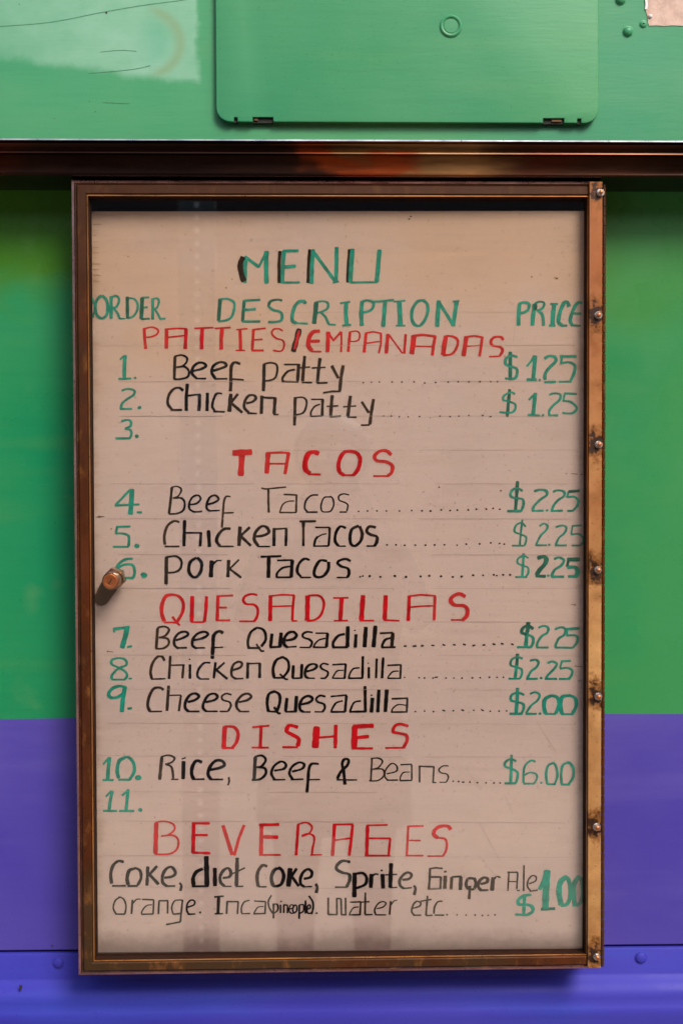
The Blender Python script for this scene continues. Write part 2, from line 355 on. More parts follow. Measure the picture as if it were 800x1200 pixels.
# ------------------------------------------------------------------ the menu's handwriting
# "P name | label" opens a part; "@ ox oy s" sets the trace's origin and scale in the photograph;
# "m ink" picks the marker; then strokes: l/c/d + width + points (l straight, c curved, d dot).
TEXT = """
P title_lettering | green and black hand lettered title MENU
@ 260 280 4
m black; c24 99 86 88 108 87 138 96 178 103 196; l14 272 58 268 120 268 204; l14 411 50 406 120 403 205; l14 598 50 591 130 589 203
m teal; l18 111 82 109 130 108 204; l14 108 82 172 130; l12 172 132 208 62; l20 209 58 208 130 209 206; l18 291 55 286 125 283 204; l12 290 56 358 55; l15 290 131 345 127; l9 285 204 364 203
l18 428 50 422 125 420 207; l15 430 62 530 198; l18 538 40 537 120 534 203; l8 520 205 548 200; l20 612 48 606 125 602 200; l9 600 204 728 203; l20 738 53 732 125 725 200
P column_heading | green column heading ORDER
@ 100 340 4
m teal; c14 74 24 52 45 45 80 53 115 76 130 98 115 104 80 98 45 78 24; l8 32 36 42 70; l15 120 28 120 130; c11 118 32 145 25 158 45 145 75 125 80; l10 130 80 150 105 160 130; l7 158 132 186 132
c11 195 36 225 38 243 60 243 90 225 120 200 130; l9 265 34 298 32; l10 262 82 290 78; l13 315 38 315 135; c10 312 42 335 36 345 52 335 80 318 88; l10 325 88 340 110 350 132; l8 348 134 374 132
m dteal; l8 44 80 34 126; l15 196 30 197 130; l17 266 35 262 132; l9 262 134 300 132
P column_heading | green column heading DESCRIPTION
@ 250 340 4
m dteal; l17 32 42 28 90 24 142; l15 145 48 140 100 137 145; l20 482 58 478 105 472 155; c13 322 48 300 44 268 52 258 75
m teal; c12 30 42 65 40 95 55 98 85 85 125 60 140 24 146; l10 145 48 220 44; l11 142 92 198 88; l10 137 146 220 146; c13 258 74 280 92 310 100 322 115 318 140 295 148 258 148
c16 432 62 425 52 400 55 380 80 370 120 372 145 390 153; l9 385 154 442 157; c12 480 58 510 52 535 60 535 85 510 100 482 108; l12 505 105 525 125 540 158; l8 538 160 573 163
l18 622 60 620 110 625 160; l9 595 62 640 55; l9 605 166 645 163; l18 696 55 692 110 695 165; c13 690 58 720 48 748 58 748 80 730 98 700 105
@ 400 340 4
m teal; l18 205 55 200 110 195 170; l9 140 55 190 52 245 46; l22 270 58 273 110 275 165; l8 245 55 298 50; l8 255 167 298 167; c15 385 48 355 55 332 90 328 130 340 160 365 168 390 140 403 100 400 65 380 48
l20 455 52 450 110 447 170; l14 458 62 495 120 522 165; l18 538 55 530 110 522 168; l8 520 55 550 52
P column_heading | green column heading PRICE
@ 570 340 6.667
m teal; l28 252 110 245 200 245 276; c23 250 108 290 98 325 112 318 155 290 175 262 182; l30 368 115 358 200 352 276; c21 370 112 400 95 440 100 440 130 415 155 385 162; c24 400 165 428 195 436 240 438 280; l34 520 120 512 200 508 272; l18 492 112 550 112; l18 482 280 530 280
c30 635 130 625 100 600 100 575 150 558 210 555 255 580 275; l16 572 280 622 280; c26 735 108 715 98 685 125 660 180 645 240 660 272; l14 650 276 725 282; l17 660 185 730 187
m dteal; l26 378 116 374 155
P section_heading | red heading PATTIES/EMPANADAS
@ 100 340 4
m red; l14 275 178 277 225 282 273; c10 275 180 310 172 340 185 335 205 310 217 282 220; l17 380 180 380 225 379 271; l8 375 182 430 178 474 180; l16 472 180 470 225 468 273; l7 385 220 470 211; l17 548 180 545 225 545 274; l7 512 178 600 174; l17 641 180 637 225 637 275; l7 608 178 680 174
@ 250 340 4
m red; l14 125 185 127 235 128 280; l7 108 185 160 180; l7 105 282 148 282; l13 188 185 185 235 182 280; l8 185 185 245 178; l7 185 233 230 230; l9 180 282 235 282; c9 325 190 305 180 280 185 275 205 295 225 325 235 332 260 318 285 280 282
c20 498 192 470 195 450 220 445 260 462 283; l7 460 287 505 288; l13 450 240 498 238; l18 538 197 535 288; l11 540 202 562 236 598 196; l9 599 196 600 240 598 290; l13 640 196 635 245 632 288; c8 640 196 670 192 685 205 682 230 665 240 640 240
l14 715 202 710 250 706 291; l7 712 202 750 195 785 203; l9 785 203 785 250 775 295; l6 712 250 780 240
m black; l24 403 183 375 286
m red; l12 402 190 381 276
@ 400 340 4
m red; l16 218 208 213 250 210 295; l8 222 210 255 255 285 297; l12 300 208 297 250 293 297; l24 338 215 334 260 328 298; l11 335 215 380 210 440 218; l14 438 217 430 260 425 305; l6 340 263 430 266; l21 488 217 480 260 475 303; c12 490 215 520 218 543 235 538 270 515 300 475 306
l20 583 220 577 265 570 308; l8 585 220 620 215 660 222; l12 658 220 652 265 645 310; l6 580 265 655 259; c14 755 235 745 222 715 222 698 240 705 260 740 268 752 285 740 308; l7 740 311 690 313; d5 762 311
P item_number
@ 120 405 4
m teal; l17 105 46 102 100 102 152; c9 105 45 94 52 82 64; l9 75 155 133 153; d10 153 150
P item_name
@ 120 405 4
m black; l13 340 52 338 100 337 156; c10 338 50 370 43 395 55 395 75 375 95 345 100; c11 350 100 385 98 405 118 400 145 370 155 337 157; c14 425 118 460 110 485 95 475 82 450 80 425 100 420 130 440 152; l8 438 154 485 154; c14 515 118 550 108 580 95 572 80 548 78 520 95 512 125 528 152; l8 525 155 585 155
c15 645 85 620 78 605 95 602 130 602 175 600 212; l8 600 156 662 160
@ 290 405 4
l15 78 87 77 140 75 212; c10 78 85 110 80 135 88 140 115 130 150 105 162 80 165; l7 172 88 240 88; l15 240 87 235 165; c11 222 112 190 120 165 150 168 170; l8 168 168 238 170; l15 268 50 262 110 258 166; l7 240 105 292 100; l8 255 173 302 173; l15 340 60 333 110 328 172; l7 302 105 365 102; l8 325 176 375 174
m brown; l13 395 95 425 152; l15 448 94 438 150 432 212; l8 435 215 400 214 355 221
P dot_leader
@ 290 405 4
m black; d6 542 174; d6 580 172; d6 617 171; d7 677 171; d7 722 171; d7 779 170
@ 490 405 4
d7 29 176; d7 80 173; d7 138 172; d7 185 170; d7 235 170; d7 287 170; d7 337 170; d7 368 170
P price
@ 490 405 4
m teal; c14 460 55 435 48 410 60 405 85 425 98 455 108 460 130 448 155 405 155; l18 545 50 540 100 535 158; c11 540 50 525 75 505 98; l12 505 161 550 160; d10 565 162; c15 588 62 610 50 635 55 640 75 615 100 592 130 590 160; l10 588 172 640 171
l12 660 52 735 52; l10 668 55 665 85; c14 662 85 700 80 728 95 725 130 710 165; l9 712 170 655 171
m dteal; l17 428 32 428 90 428 162
P item_number
@ 120 405 4
m teal; c12 90 210 118 202 148 210 145 230 115 250 92 270 85 295; l9 82 296 137 296; d15 173 290
P item_name
@ 120 405 4
m black; c13 378 210 360 197 335 202 312 230 306 270 325 298; l9 320 301 372 301; l15 398 180 393 240 393 303; l8 395 235 430 230 460 228; l15 455 230 455 270 452 303; l15 492 222 490 305; c12 560 225 535 225 520 255 515 285 525 303; l9 520 308 572 310; l18 602 227 598 270 595 308; l12 600 270 635 227; l13 605 270 655 313
c13 675 270 705 262 720 245 708 232 685 235 668 260 665 290 685 312; l8 680 316 724 318
@ 290 405 4
l15 68 236 65 318; l9 68 243 130 245; l15 130 244 125 318; l7 122 323 145 323; l14 223 242 222 310 220 373; c10 223 245 255 242 275 255 275 285 260 315 225 325; l7 298 252 355 252; l13 352 252 350 328; c9 340 275 315 285 298 310 297 330; l7 295 331 350 329
m brown; l15 397 234 392 290 390 330; l7 372 285 425 282; l8 387 333 437 330; l15 482 237 475 290 470 332; l7 448 287 508 283; l8 468 336 510 336; l12 535 264 568 315; l15 590 252 580 310 573 368; l8 572 372 532 373
P dot_leader
@ 290 405 4
m black; d6 637 330; d7 673 330; d6 710 334; d6 752 334
@ 490 405 4
d7 5 333; d4 55 338; d7 100 331; d8 147 333; d7 188 331; d7 235 328; d8 300 328; d8 336 333
P price
@ 490 405 4
m teal; c11 450 228 430 220 400 235 395 255 420 262 450 275 450 300 430 315 378 312; l17 545 224 540 270 535 323; l9 545 225 515 255; l10 510 326 565 328; d11 580 328; c12 610 232 630 225 660 230 658 255 630 280 610 305 610 325; l10 605 328 650 328
l10 680 225 738 228; l9 682 228 675 258; c12 672 260 710 265 738 295 715 318 672 316
m dteal; l14 425 207 420 260 414 333
P item_number
@ 120 405 4
m teal; c11 88 355 110 348 130 352 132 375 105 388; c11 105 390 130 395 135 415 128 433; l10 130 434 63 434; d15 160 424
P section_heading | red heading TACOS
@ 260 515 3.636
m red; l24 48 57 126 53; l24 86 60 80 153; l20 197 58 191 143; l9 190 58 250 55 288 58; l14 284 58 269 146; l7 195 103 275 103; c22 412 60 390 53 368 62 355 95 357 128 375 144; l8 370 148 420 149; c17 555 50 520 55 498 95 500 135 520 152; l8 515 152 565 152; c17 560 152 580 125 588 85 575 58 550 50
c15 720 65 700 48 672 50 650 70 660 90 700 95 725 112 722 140 705 155; l8 705 156 645 156
P item_number
@ 120 560 4
m teal; l11 130 55 60 128; l10 58 130 172 125; l22 138 54 135 110 130 170; l10 161 162 184 162
P item_name
@ 120 560 4
m black; l12 325 47 320 100 312 167; c8 322 45 350 40 370 55 355 85 330 95; c10 335 95 370 95 385 115 380 150 350 167 312 169; c10 412 125 440 120 460 100 450 82 425 88 408 115 408 145 430 160; l7 428 160 467 157; c11 490 125 525 115 545 100 530 82 505 90 490 120 490 145 505 155; l7 502 155 550 153
m brown; c10 600 88 580 88 570 110 565 165 560 233; l7 565 165 615 163
@ 290 560 4
m brown; l7 65 48 85 52 180 43; l10 98 52 98 110 100 162; l7 170 77 232 80; l9 230 80 228 160; c7 218 108 190 110 165 125 152 160; l6 150 162 230 162
m black; c9 330 80 300 82 275 105 268 140 280 158; l7 278 160 328 160; c8 392 90 360 92 345 125 348 155 365 160 390 155 404 125 398 95 386 86; c8 475 80 450 75 428 85 430 105 455 115 470 128 465 155; l7 465 160 432 160
P dot_leader
@ 290 560 4
m black; d7 520 157; d7 562 155; d7 606 155; d7 650 155; d7 711 155; d7 768 153
@ 490 560 4
d8 16 154; d9 56 155; d8 106 150; d8 147 153; d8 181 151; d8 232 150; d8 270 147; d8 316 146; d8 348 143; d7 379 147
P price
@ 490 560 4
m teal; c12 485 60 460 48 435 60 430 85 455 95 485 100 490 125 480 152; l11 480 155 415 155; c12 540 62 565 55 595 60 598 80 570 100 540 130 532 152; l9 530 154 583 154; d10 599 152; c12 628 65 650 58 678 65 678 85 650 105 630 130 622 152; l9 618 155 672 153
l9 700 65 692 90; c12 695 90 725 88 745 105 740 130 720 152; l9 720 154 695 154
m dteal; l15 462 17 458 80 452 156; l12 700 64 750 60
P item_number
@ 120 560 4
m teal; l9 65 230 130 228; l11 68 230 62 262; c13 62 262 95 262 122 275 122 320; l9 122 324 48 324; d19 160 320
P item_name
@ 120 560 4
m brown; c13 360 208 335 203 305 225 290 270 292 312
m black; l8 292 322 360 322; l15 385 200 382 320; l8 388 258 465 258; l13 462 258 458 320; l16 497 247 502 322; c15 600 238 570 240 545 265 535 295 550 318; l7 548 321 615 321; l17 645 230 640 318; l12 645 275 690 232; l13 650 275 695 318; c15 718 275 755 270 780 255 770 232 745 228 718 255 712 290 730 318; l7 728 322 785 322
@ 290 560 4
l15 125 236 124 318; l8 125 240 185 237; l13 182 239 180 318; l10 245 204 320 203; l14 262 206 262 230; l12 262 305 262 318; c14 460 235 435 228 415 255 410 295 425 318; l7 425 320 460 320; l11 384 272 380 318; l7 308 320 380 319; c11 330 275 318 290 312 318
c15 520 225 490 240 480 275 485 310 505 318 530 295 537 260 525 228; c15 600 232 570 228 558 250 575 265 605 275 605 300 595 318; l7 596 319 558 319
m brown; l11 262 228 262 306; l7 318 232 385 232; l11 385 234 384 274; c8 370 262 350 266 328 278
P dot_leader
@ 290 560 4
m black; d8 653 314; d8 695 314; d8 735 316; d8 785 315
@ 490 560 4
d8 32 315; d8 75 314; d8 121 313; d6 180 315; d8 223 310; d8 285 309; d8 337 304; d8 378 307; d8 400 310
P price
@ 490 560 4
m teal; c10 500 228 480 210 455 222 448 250 470 262 500 275 502 295 495 315; l8 495 317 437 317; l9 484 197 478 250 472 318; c10 565 225 585 213 602 225 595 245 570 270 548 312; l8 545 315 598 315; d10 610 313; c10 640 230 670 222 690 232 680 258 655 280 640 312; l8 637 315 690 315; l9 715 225 760 222; l8 718 225 712 262; c11 712 265 745 262 768 280 768 300 755 314; l8 755 316 715 316
P item_number
@ 120 560 4
m teal; c15 140 380 110 382 80 400 65 425 60 440; c13 65 428 100 408 140 410 150 440 145 468; l11 145 470 90 470; d25 195 457
P item_name
@ 120 560 4
m black; l16 300 372 298 498; c11 300 372 345 368 370 390 365 425 340 442 305 445; c15 440 375 412 395 405 435 420 462 440 465 460 440 465 400 445 375; l20 512 390 508 465; c10 515 410 535 390 558 388; l15 592 387 588 465; l9 595 428 640 384; l11 598 428 650 468
@ 290 560 4
l10 62 370 158 367; l17 100 374 98 467; l8 140 387 212 385; l16 210 387 205 465; c11 200 415 165 422 140 445 137 465; l8 135 466 205 466; c14 290 385 265 380 240 405 233 440 250 463; l8 248 467 297 467; c15 372 390 340 388 318 420 312 450 325 465 355 460 378 430 380 395
c14 482 390 460 380 430 388 422 400 440 415 470 425 475 450 468 465; l7 468 467 418 467
P dot_leader
@ 290 560 4
m black; d8 528 463; d7 540 460; d10 572 460; d9 622 464; d10 690 459; d10 742 464
@ 490 560 4
d9 10 462; d10 50 458; d10 105 461; d9 160 464; d10 201 462; d9 255 456; d8 301 456; d8 351 453; d7 365 457; d9 395 453; d9 427 453
P price
@ 490 560 4
m teal; c10 512 375 490 365 465 378 462 398 485 410 510 420 512 445 500 463; l9 505 464 452 464; l12 490 354 488 400 484 463; d11 605 457; c13 632 380 655 372 678 385 665 410 635 430 620 460; l11 620 462 678 462; c20 695 418 730 418 742 438 735 460; l13 738 460 698 460
m dteal; c20 556 375 585 368 596 382 588 405 565 430 550 455; l13 548 458 592 460; l17 695 381 750 381; l12 700 384 692 415
P section_heading | red heading QUESADILLAS
@ 170 685 4
m red; c18 125 48 95 58 78 100 78 140 90 175; l9 90 178 150 180; c15 150 175 175 130 178 85 155 55 120 48; c11 128 152 145 175 162 192; l19 221 57 218 174; l8 215 177 275 177; l15 288 57 285 120 278 175; l15 342 57 338 168; l8 335 55 412 51; l8 340 108 383 108; l9 332 170 398 168
c13 525 50 500 45 470 55 460 75 475 92 510 95 528 115 525 150 512 172; l8 514 173 442 173; l18 588 57 586 170; l8 580 55 640 48 700 50; l12 698 52 692 110 690 167; l7 595 103 695 100; l7 688 171 712 170
@ 360 685 4
l21 2 54 0 166; c12 5 52 55 52 78 85 65 140 35 165 0 170; l19 161 64 155 166; l8 122 63 192 62; l8 125 170 190 169; l22 261 52 253 166; l8 245 169 312 169; l20 367 52 362 163; l8 358 166 430 169; l16 477 57 472 168; l8 470 55 530 47 600 52; l13 597 55 593 166; l7 480 105 540 100 595 98
c19 738 55 710 42 680 55 670 75 690 95 730 98 748 115 745 145 725 165; l8 725 165 672 165
P item_number
@ 110 720 4
m teal; l14 90 71 120 67 165 62; l23 155 68 145 110 131 158; l9 92 72 94 86; l10 155 155 177 150
P item_name
@ 170 685 4
m brown; l13 58 207 52 298; c11 58 203 90 198 112 212 95 240 65 250; c11 65 250 105 255 110 280 85 300 48 302
m black; c13 145 262 180 250 202 235 190 222 160 228 138 255 138 285 155 300; l8 150 298 195 297; c13 225 262 270 252 295 235 280 222 248 230 225 255 222 285 240 300; l8 235 299 280 298; c17 365 228 345 220 322 240 318 290 315 348; l7 315 297 365 295; c13 520 205 495 225 482 265 485 297; l10 482 298 540 298; c13 545 290 565 260 562 225 545 207 520 203; c10 522 280 545 312 557 310
@ 300 720 4
l15 75 92 68 152; l10 65 154 115 152; l17 118 87 112 152; c15 140 122 175 115 190 98 175 82 150 88 132 115 132 140 148 155; l8 145 154 190 151; c12 265 85 240 82 220 92 222 108 250 118 262 132 255 152; l7 255 155 205 155; l7 278 88 338 88; l14 335 90 330 152; c9 325 112 295 120 275 140 270 153; l8 267 154 330 154
l18 430 57 428 150; c14 415 92 385 100 362 130 362 152; l10 358 154 430 153; l15 468 94 465 153; d7 462 75; l19 514 60 508 152; l19 559 54 550 152; c13 630 110 605 118 592 140 590 153; l9 587 154 652 153
m brown; l9 580 88 640 85; l17 640 87 635 150
P dot_leader
@ 300 720 4
m black; l7 692 148 704 147; l7 734 148 746 147
@ 490 720 4
l7 -22 148 -10 147; l7 12 146 24 146; l7 60 144 74 145; l7 112 140 124 144; l7 161 140 173 143; l7 208 138 220 142; l7 252 146 264 143; l7 299 143 311 141; l7 346 136 358 140; l7 385 135 396 137; l7 433 136 443 140
P price
@ 490 720 4
m dteal; l18 512 36 508 80; c15 535 65 510 52 487 62 482 83 505 92
m teal; l17 506 80 503 120 500 150; c14 505 92 532 105 535 130 525 150; l10 525 152 460 152; c12 560 60 585 52 605 62 600 85 575 100 555 130 552 150; l9 550 153 605 153; c12 637 68 665 58 685 68 678 95 655 110 640 140 640 152; l9 637 153 685 153; l12 690 67 750 63; l9 692 68 692 95; c12 690 97 725 95 742 105 738 130 720 152; l9 720 154 688 153
P item_number
@ 110 720 4
m teal; c12 140 210 115 207 85 215 82 235 110 250 145 270 155 290 145 305; l9 145 308 82 308; c12 82 305 85 285 115 255 150 240 150 220 138 210; l8 163 303 177 303
P item_name
@ 110 720 4
m brown; c13 330 218 320 200 298 200 275 230 265 270 270 300; l7 268 305 335 303; l12 358 197 352 303; l7 355 240 425 238; l11 420 240 415 300; c12 650 262 685 250 695 232 680 222 655 235 645 265 648 290 665 302; l7 660 302 700 301
m black; l12 450 237 450 302; d7 448 212; c12 545 228 515 230 490 260 485 290 498 303; l7 495 304 540 304; l12 570 227 562 300; l10 570 265 612 227; l11 575 262 625 303; l13 722 227 720 300; l7 722 232 780 229; l13 778 231 777 297
@ 300 720 4
c14 125 200 95 215 80 255 85 295; l9 82 298 130 298; c13 130 292 152 260 150 220 125 200; c10 112 280 140 305 148 302; l14 175 240 172 298; l8 170 300 215 298; l14 215 234 212 298; c13 235 268 270 258 285 242 270 232 245 240 230 265 232 290 245 298; l7 240 299 275 299; c10 340 235 315 230 302 242 310 255 335 268 335 285 325 297; l7 325 299 303 299; l7 358 235 422 232; l11 420 234 415 298; c8 410 262 380 265 362 290 358 299; l7 357 299 418 299
l12 500 197 498 297; c9 485 250 455 255 438 280 435 298; l8 432 299 500 298; l11 528 247 528 298; d6 525 228; l10 565 207 562 297; l12 595 202 590 297; l7 615 238 680 235; l10 678 237 675 297; c8 668 265 640 268 620 290 618 299; l7 615 299 678 299
P dot_leader
@ 490 720 4
m black; d6 -65 295; d7 3 296; d7 28 297; d7 68 297; l5 76 294 90 292; d7 128 297; d6 165 297; d7 203 297; d8 251 296; d7 288 295; d8 331 293; d7 366 293; d7 396 293
P price
@ 490 720 4
m teal; c11 485 205 460 198 435 210 430 235 455 245 480 255 482 280 472 298; l8 472 299 420 299; c12 520 215 545 210 560 222 550 245 525 265 508 297; l9 503 300 555 299; d11 572 296; c12 602 225 625 218 645 230 630 255 605 280 595 297; l10 590 300 645 300; l10 665 218 710 215; l9 668 220 660 248; c12 660 252 695 248 717 262 712 285 700 299; l9 705 300 655 300
m dteal; l15 462 184 458 240
m teal; l14 458 238 454 270 450 300
P item_number
@ 110 720 4
m teal; c16 148 345 120 338 85 350 68 375 78 392 110 390 140 370; l20 145 342 135 400 130 458; l10 158 444 177 442
P item_name
@ 110 720 4
m brown; c14 325 355 310 345 280 350 258 390 252 430 262 455; l8 260 458 318 457; l14 350 337 342 453; l7 345 382 408 380; l11 408 382 398 455; c10 645 378 620 372 600 385 605 402 635 412 642 430 630 453; l7 630 456 590 456; c13 680 412 720 402 738 385 720 372 692 382 670 412 670 438 685 455; l7 680 456 728 456
m black; c14 440 412 475 402 492 385 475 372 450 380 430 410 428 440 442 455; l8 440 456 495 456; c13 525 412 565 402 580 385 562 372 535 382 515 415 512 440 528 456; l8 522 456 580 456
@ 300 720 4
c15 85 362 60 375 52 415 58 455; l9 55 455 95 457; c14 100 450 112 410 108 375 82 360; c12 85 435 105 465 113 462; l15 145 394 138 455; l9 138 457 188 455; l16 190 384 185 455; c14 212 422 250 412 265 395 245 382 218 395 205 425 208 448 222 456; l7 215 457 255 457; c11 325 385 300 380 282 395 290 410 318 420 322 440 312 456; l7 312 457 275 457; l8 350 385 425 378; l13 423 382 417 455; c10 405 405 375 415 358 440 352 456; l9 350 457 418 456
l14 510 337 512 455; c10 490 405 460 412 445 440 440 456; l10 438 456 515 454; l17 545 392 540 457; d7 540 378; l16 575 354 570 456; l18 612 352 605 455
m brown; l9 635 395 710 392; l10 708 394 705 455; c8 700 425 665 422 640 440 635 457; l8 632 457 708 456
P dot_leader
@ 490 720 4
m black; d7 -15 454; d7 28 452; d7 70 454; l6 112 447 124 451; d7 162 450; l6 200 445 212 449; d7 258 448; l6 292 444 304 450; d7 335 452; d7 376 451; d7 411 450
P price
@ 490 720 4
m teal; c13 492 375 465 365 435 375 432 400 460 408 488 418 490 440 480 462; l11 485 463 425 463; l16 462 344 460 400 455 463; c11 520 370 545 362 565 375 555 400 525 425 502 460; l9 500 463 550 463; d11 567 462; c19 615 380 590 395 585 430 592 460; l9 590 464 640 464; c17 640 460 655 420 645 385 615 378; c19 700 378 670 385 662 425 668 460; l9 665 464 722 464; c16 718 460 735 425 730 390 700 375
P section_heading | red heading DISHES
@ 240 840 3.077
m red; l16 72 37 68 110; c12 72 36 105 38 120 60 115 90 100 112; l8 105 113 62 113; l11 203 40 200 110; l7 172 38 232 32; l7 170 112 230 112; c15 335 38 305 32 295 52 315 65 338 80 335 105; l8 335 110 280 110; l24 403 37 398 110; l8 410 75 470 70; l13 472 30 470 112; l21 540 36 538 110; l15 535 35 607 31; l12 545 75 590 70; l8 530 113 605 113
c12 732 32 705 25 685 32 678 52 700 58 725 65 728 85 715 110; l7 715 111 650 112
P item_number
@ 110 870 4
m teal; l17 72 74 66 130 63 178; l10 70 75 42 106; l10 40 180 90 180; c17 145 75 118 90 108 135 115 170; l10 115 178 170 178; c15 168 175 188 140 185 100 165 75 140 72; d23 207 168
P item_name
@ 110 870 4
m brown; l15 318 72 308 176; c10 315 70 350 62 378 75 365 95 335 105; c11 340 105 365 120 372 172; l7 362 176 395 176; c9 632 165 634 185 628 202
m black; l18 420 92 418 173; l6 412 80 430 74; c17 505 95 480 88 462 115 458 150 468 175; l8 465 175 518 174; c16 545 130 585 122 612 108 600 88 570 88 545 115 535 150 548 174; l8 542 175 605 175
@ 240 840 3.077
l12 182 147 178 227; c9 180 145 205 140 220 155 205 178 185 182; c10 185 182 215 185 220 205 200 225 170 228; c10 250 195 285 188 292 172 275 162 250 178 240 205 252 228; l6 245 228 290 227; c10 315 198 350 188 358 172 340 165 315 180 305 205 318 226; l6 310 227 355 225; c11 410 170 385 170 375 190 372 230 368 273; l5 372 227 415 226; c11 478 222 490 198 513 175 518 156 504 152 495 168 500 195 505 243; l5 475 227 548 227
m brown; l6 602 152 598 229; c6 598 150 625 148 640 160 625 182 605 188; c6 605 188 640 188 645 210 625 228 592 230; c6 655 205 690 195 690 175 672 168 652 190 648 215 660 228; l5 655 228 695 227; l5 705 172 745 170; l6 745 172 745 228; c5 738 198 715 200 705 215 703 229; l5 703 229 745 228
@ 490 870 4
l8 5 108 5 185; l7 5 110 72 112; l7 72 112 68 185; l5 65 186 82 186; c7 140 108 115 108 95 125 105 140 130 145 140 160 130 183; l5 130 185 98 185
P dot_leader
@ 490 870 4
m black; d7 162 180; d8 187 181; l7 203 184 214 184; d8 240 184; d8 275 186; d7 315 187; d7 352 187; d7 381 187
P price
@ 490 870 4
m teal; c12 455 85 430 75 405 90 405 110 430 118 460 135 462 155 455 185; l10 455 188 402 188; l14 434 57 432 120 430 187; c11 545 88 525 82 498 105 490 140 490 185; c10 495 150 520 138 548 145 552 165 540 188; l9 540 190 490 190; d9 572 186; c12 635 92 605 105 595 145 600 190; l9 600 192 638 192; c11 635 190 648 150 640 105 625 92; c12 710 92 675 100 665 145 668 190; l9 665 193 705 193; c13 700 190 720 160 722 120 705 92 690 90
P item_number
@ 110 870 4
m teal; l15 85 232 75 280 70 320; l9 80 232 55 258; l10 42 325 107 325; l15 160 224 155 270 150 320; l10 158 228 132 252; l10 118 325 187 325; d16 217 320
P section_heading | red heading BEVERAGES
@ 170 955 4
m red; l20 52 42 50 110 48 183; c9 48 38 90 32 130 45 138 70 110 95 75 102; c10 75 102 130 98 155 120 150 160 115 185 45 187; l17 228 42 225 178; l11 220 42 302 42; l11 228 97 292 97; l12 222 179 305 182; l17 365 52 408 188; l14 464 50 440 110 418 190; l18 546 50 543 188; l13 535 48 627 45; l17 555 103 622 105; l8 535 188 635 188; l13 718 45 708 188; c9 715 45 755 35 782 55 770 85 735 100
@ 350 955 4
c10 15 98 45 88 70 100 72 125 65 155 62 186; l7 55 188 108 187; l16 167 50 163 120 158 191; l9 160 45 255 43; l14 252 47 245 120 236 189; l8 170 118 245 108; l16 322 50 318 188; l8 318 48 415 45; l8 330 108 430 108; l11 428 110 420 189; l8 310 189 428 189; l11 512 52 505 188; l8 510 52 583 50; l7 516 118 570 118; l8 500 189 583 189
c19 710 65 695 50 660 52 635 70 632 90 650 105; c11 640 105 680 108 692 130 688 165 675 188; l7 676 190 602 191
P item_name
@ 120 1000 4
m black; c15 98 45 75 40 50 60 38 100 42 145; l8 45 157 108 156; c17 150 75 125 85 115 120 120 150; l9 118 157 165 156; c14 165 152 180 120 175 85 150 72; l15 212 67 208 154; l13 215 108 255 64; l14 222 105 262 148; c15 290 118 325 112 342 95 325 68 300 75 282 105 282 140 300 156; l8 297 157 340 156; c12 362 142 370 155 365 178
l22 487 17 490 155; c18 470 75 440 90 425 120 428 150; l9 420 157 498 156; l18 527 72 528 154; c15 565 118 595 112 602 92 590 72 568 82 552 110 555 140 572 155; l7 565 157 605 157; l17 632 24 628 154; l7 608 98 668 70; l7 625 157 660 156
@ 300 1000 4
m brown; c16 52 62 30 58 10 85 5 120 10 155; l7 10 158 50 158
m black; c17 110 70 85 80 72 115 80 150 95 155; c17 95 155 118 145 130 110 122 80 105 68; l22 160 72 152 154; l13 165 110 190 72; l14 168 110 200 154; c15 225 120 255 112 262 90 245 75 222 88 208 118 210 145 225 156; l7 220 158 262 156; c14 280 144 287 160 282 185
c16 440 40 405 35 380 55 378 75 405 90 435 98 438 125 425 155; l7 427 158 370 158; l20 462 92 460 203; c15 465 95 500 92 518 115 510 145 470 162; l19 540 97 537 159; c10 545 105 558 95 572 98; l18 592 97 595 161; d9 588 80; l19 632 47 628 157; l7 605 100 660 97; l7 625 160 660 158
m brown; c14 685 122 715 118 728 100 712 88 690 98 672 125 675 150 690 162; l7 685 163 728 159; c13 738 150 746 162 740 192
@ 490 1000 4
l11 54 70 52 120 48 165; l8 50 70 80 65 112 68; l9 55 108 105 108; l10 105 108 102 162; l8 45 165 105 163; l17 125 104 122 163; l9 120 85 130 82; l15 155 110 152 166; l9 155 108 200 105; l17 198 108 195 167; c15 258 115 232 115 222 140 230 160 255 165 268 140 260 112; c13 240 150 238 185 236 210; c15 290 140 318 132 322 115 305 110 285 125 278 150 290 168; l8 285 170 325 168; l18 348 110 343 169; c10 352 118 365 105 382 110
l8 422 82 417 171; l7 415 85 463 85; l8 463 86 458 165; l5 420 128 460 128; l6 460 170 472 170; l8 492 52 490 172; c8 515 138 545 125 548 105 530 100 512 120 508 150 522 170; l6 518 173 555 168
P price
@ 490 1000 4
m teal; l30 600 77 595 160 592 252; c17 598 75 580 130 564 163; c26 690 105 662 130 655 180 665 235; c19 665 240 695 230 708 180 700 120 685 105; c23 745 105 725 140 722 190 730 240; c18 735 240 758 220 766 170 757 115 740 104; c17 525 190 490 195 465 215 470 235 500 235 530 245 532 268 510 282; l11 510 284 452 282; l15 495 192 490 288
m dteal; l13 572 257 636 253
P item_name
@ 120 1000 4
m black; c8 85 208 60 225 50 260 62 288; l7 60 289 105 289; c8 105 287 110 250 98 218 75 208; l10 140 223 135 288; c8 140 240 160 220 178 220; l7 185 220 240 222; l8 240 223 237 288; c7 232 245 205 250 185 275 183 289; l7 183 290 237 288; l9 265 226 262 288; l7 265 226 308 225; l8 306 226 305 285; c8 375 222 340 225 325 255 330 285; l7 330 288 365 285; l9 375 223 368 290 365 325; l8 365 325 298 338; c9 400 255 428 245 432 228 415 222 398 240 395 270 405 288; l7 400 289 435 287; d9 458 280
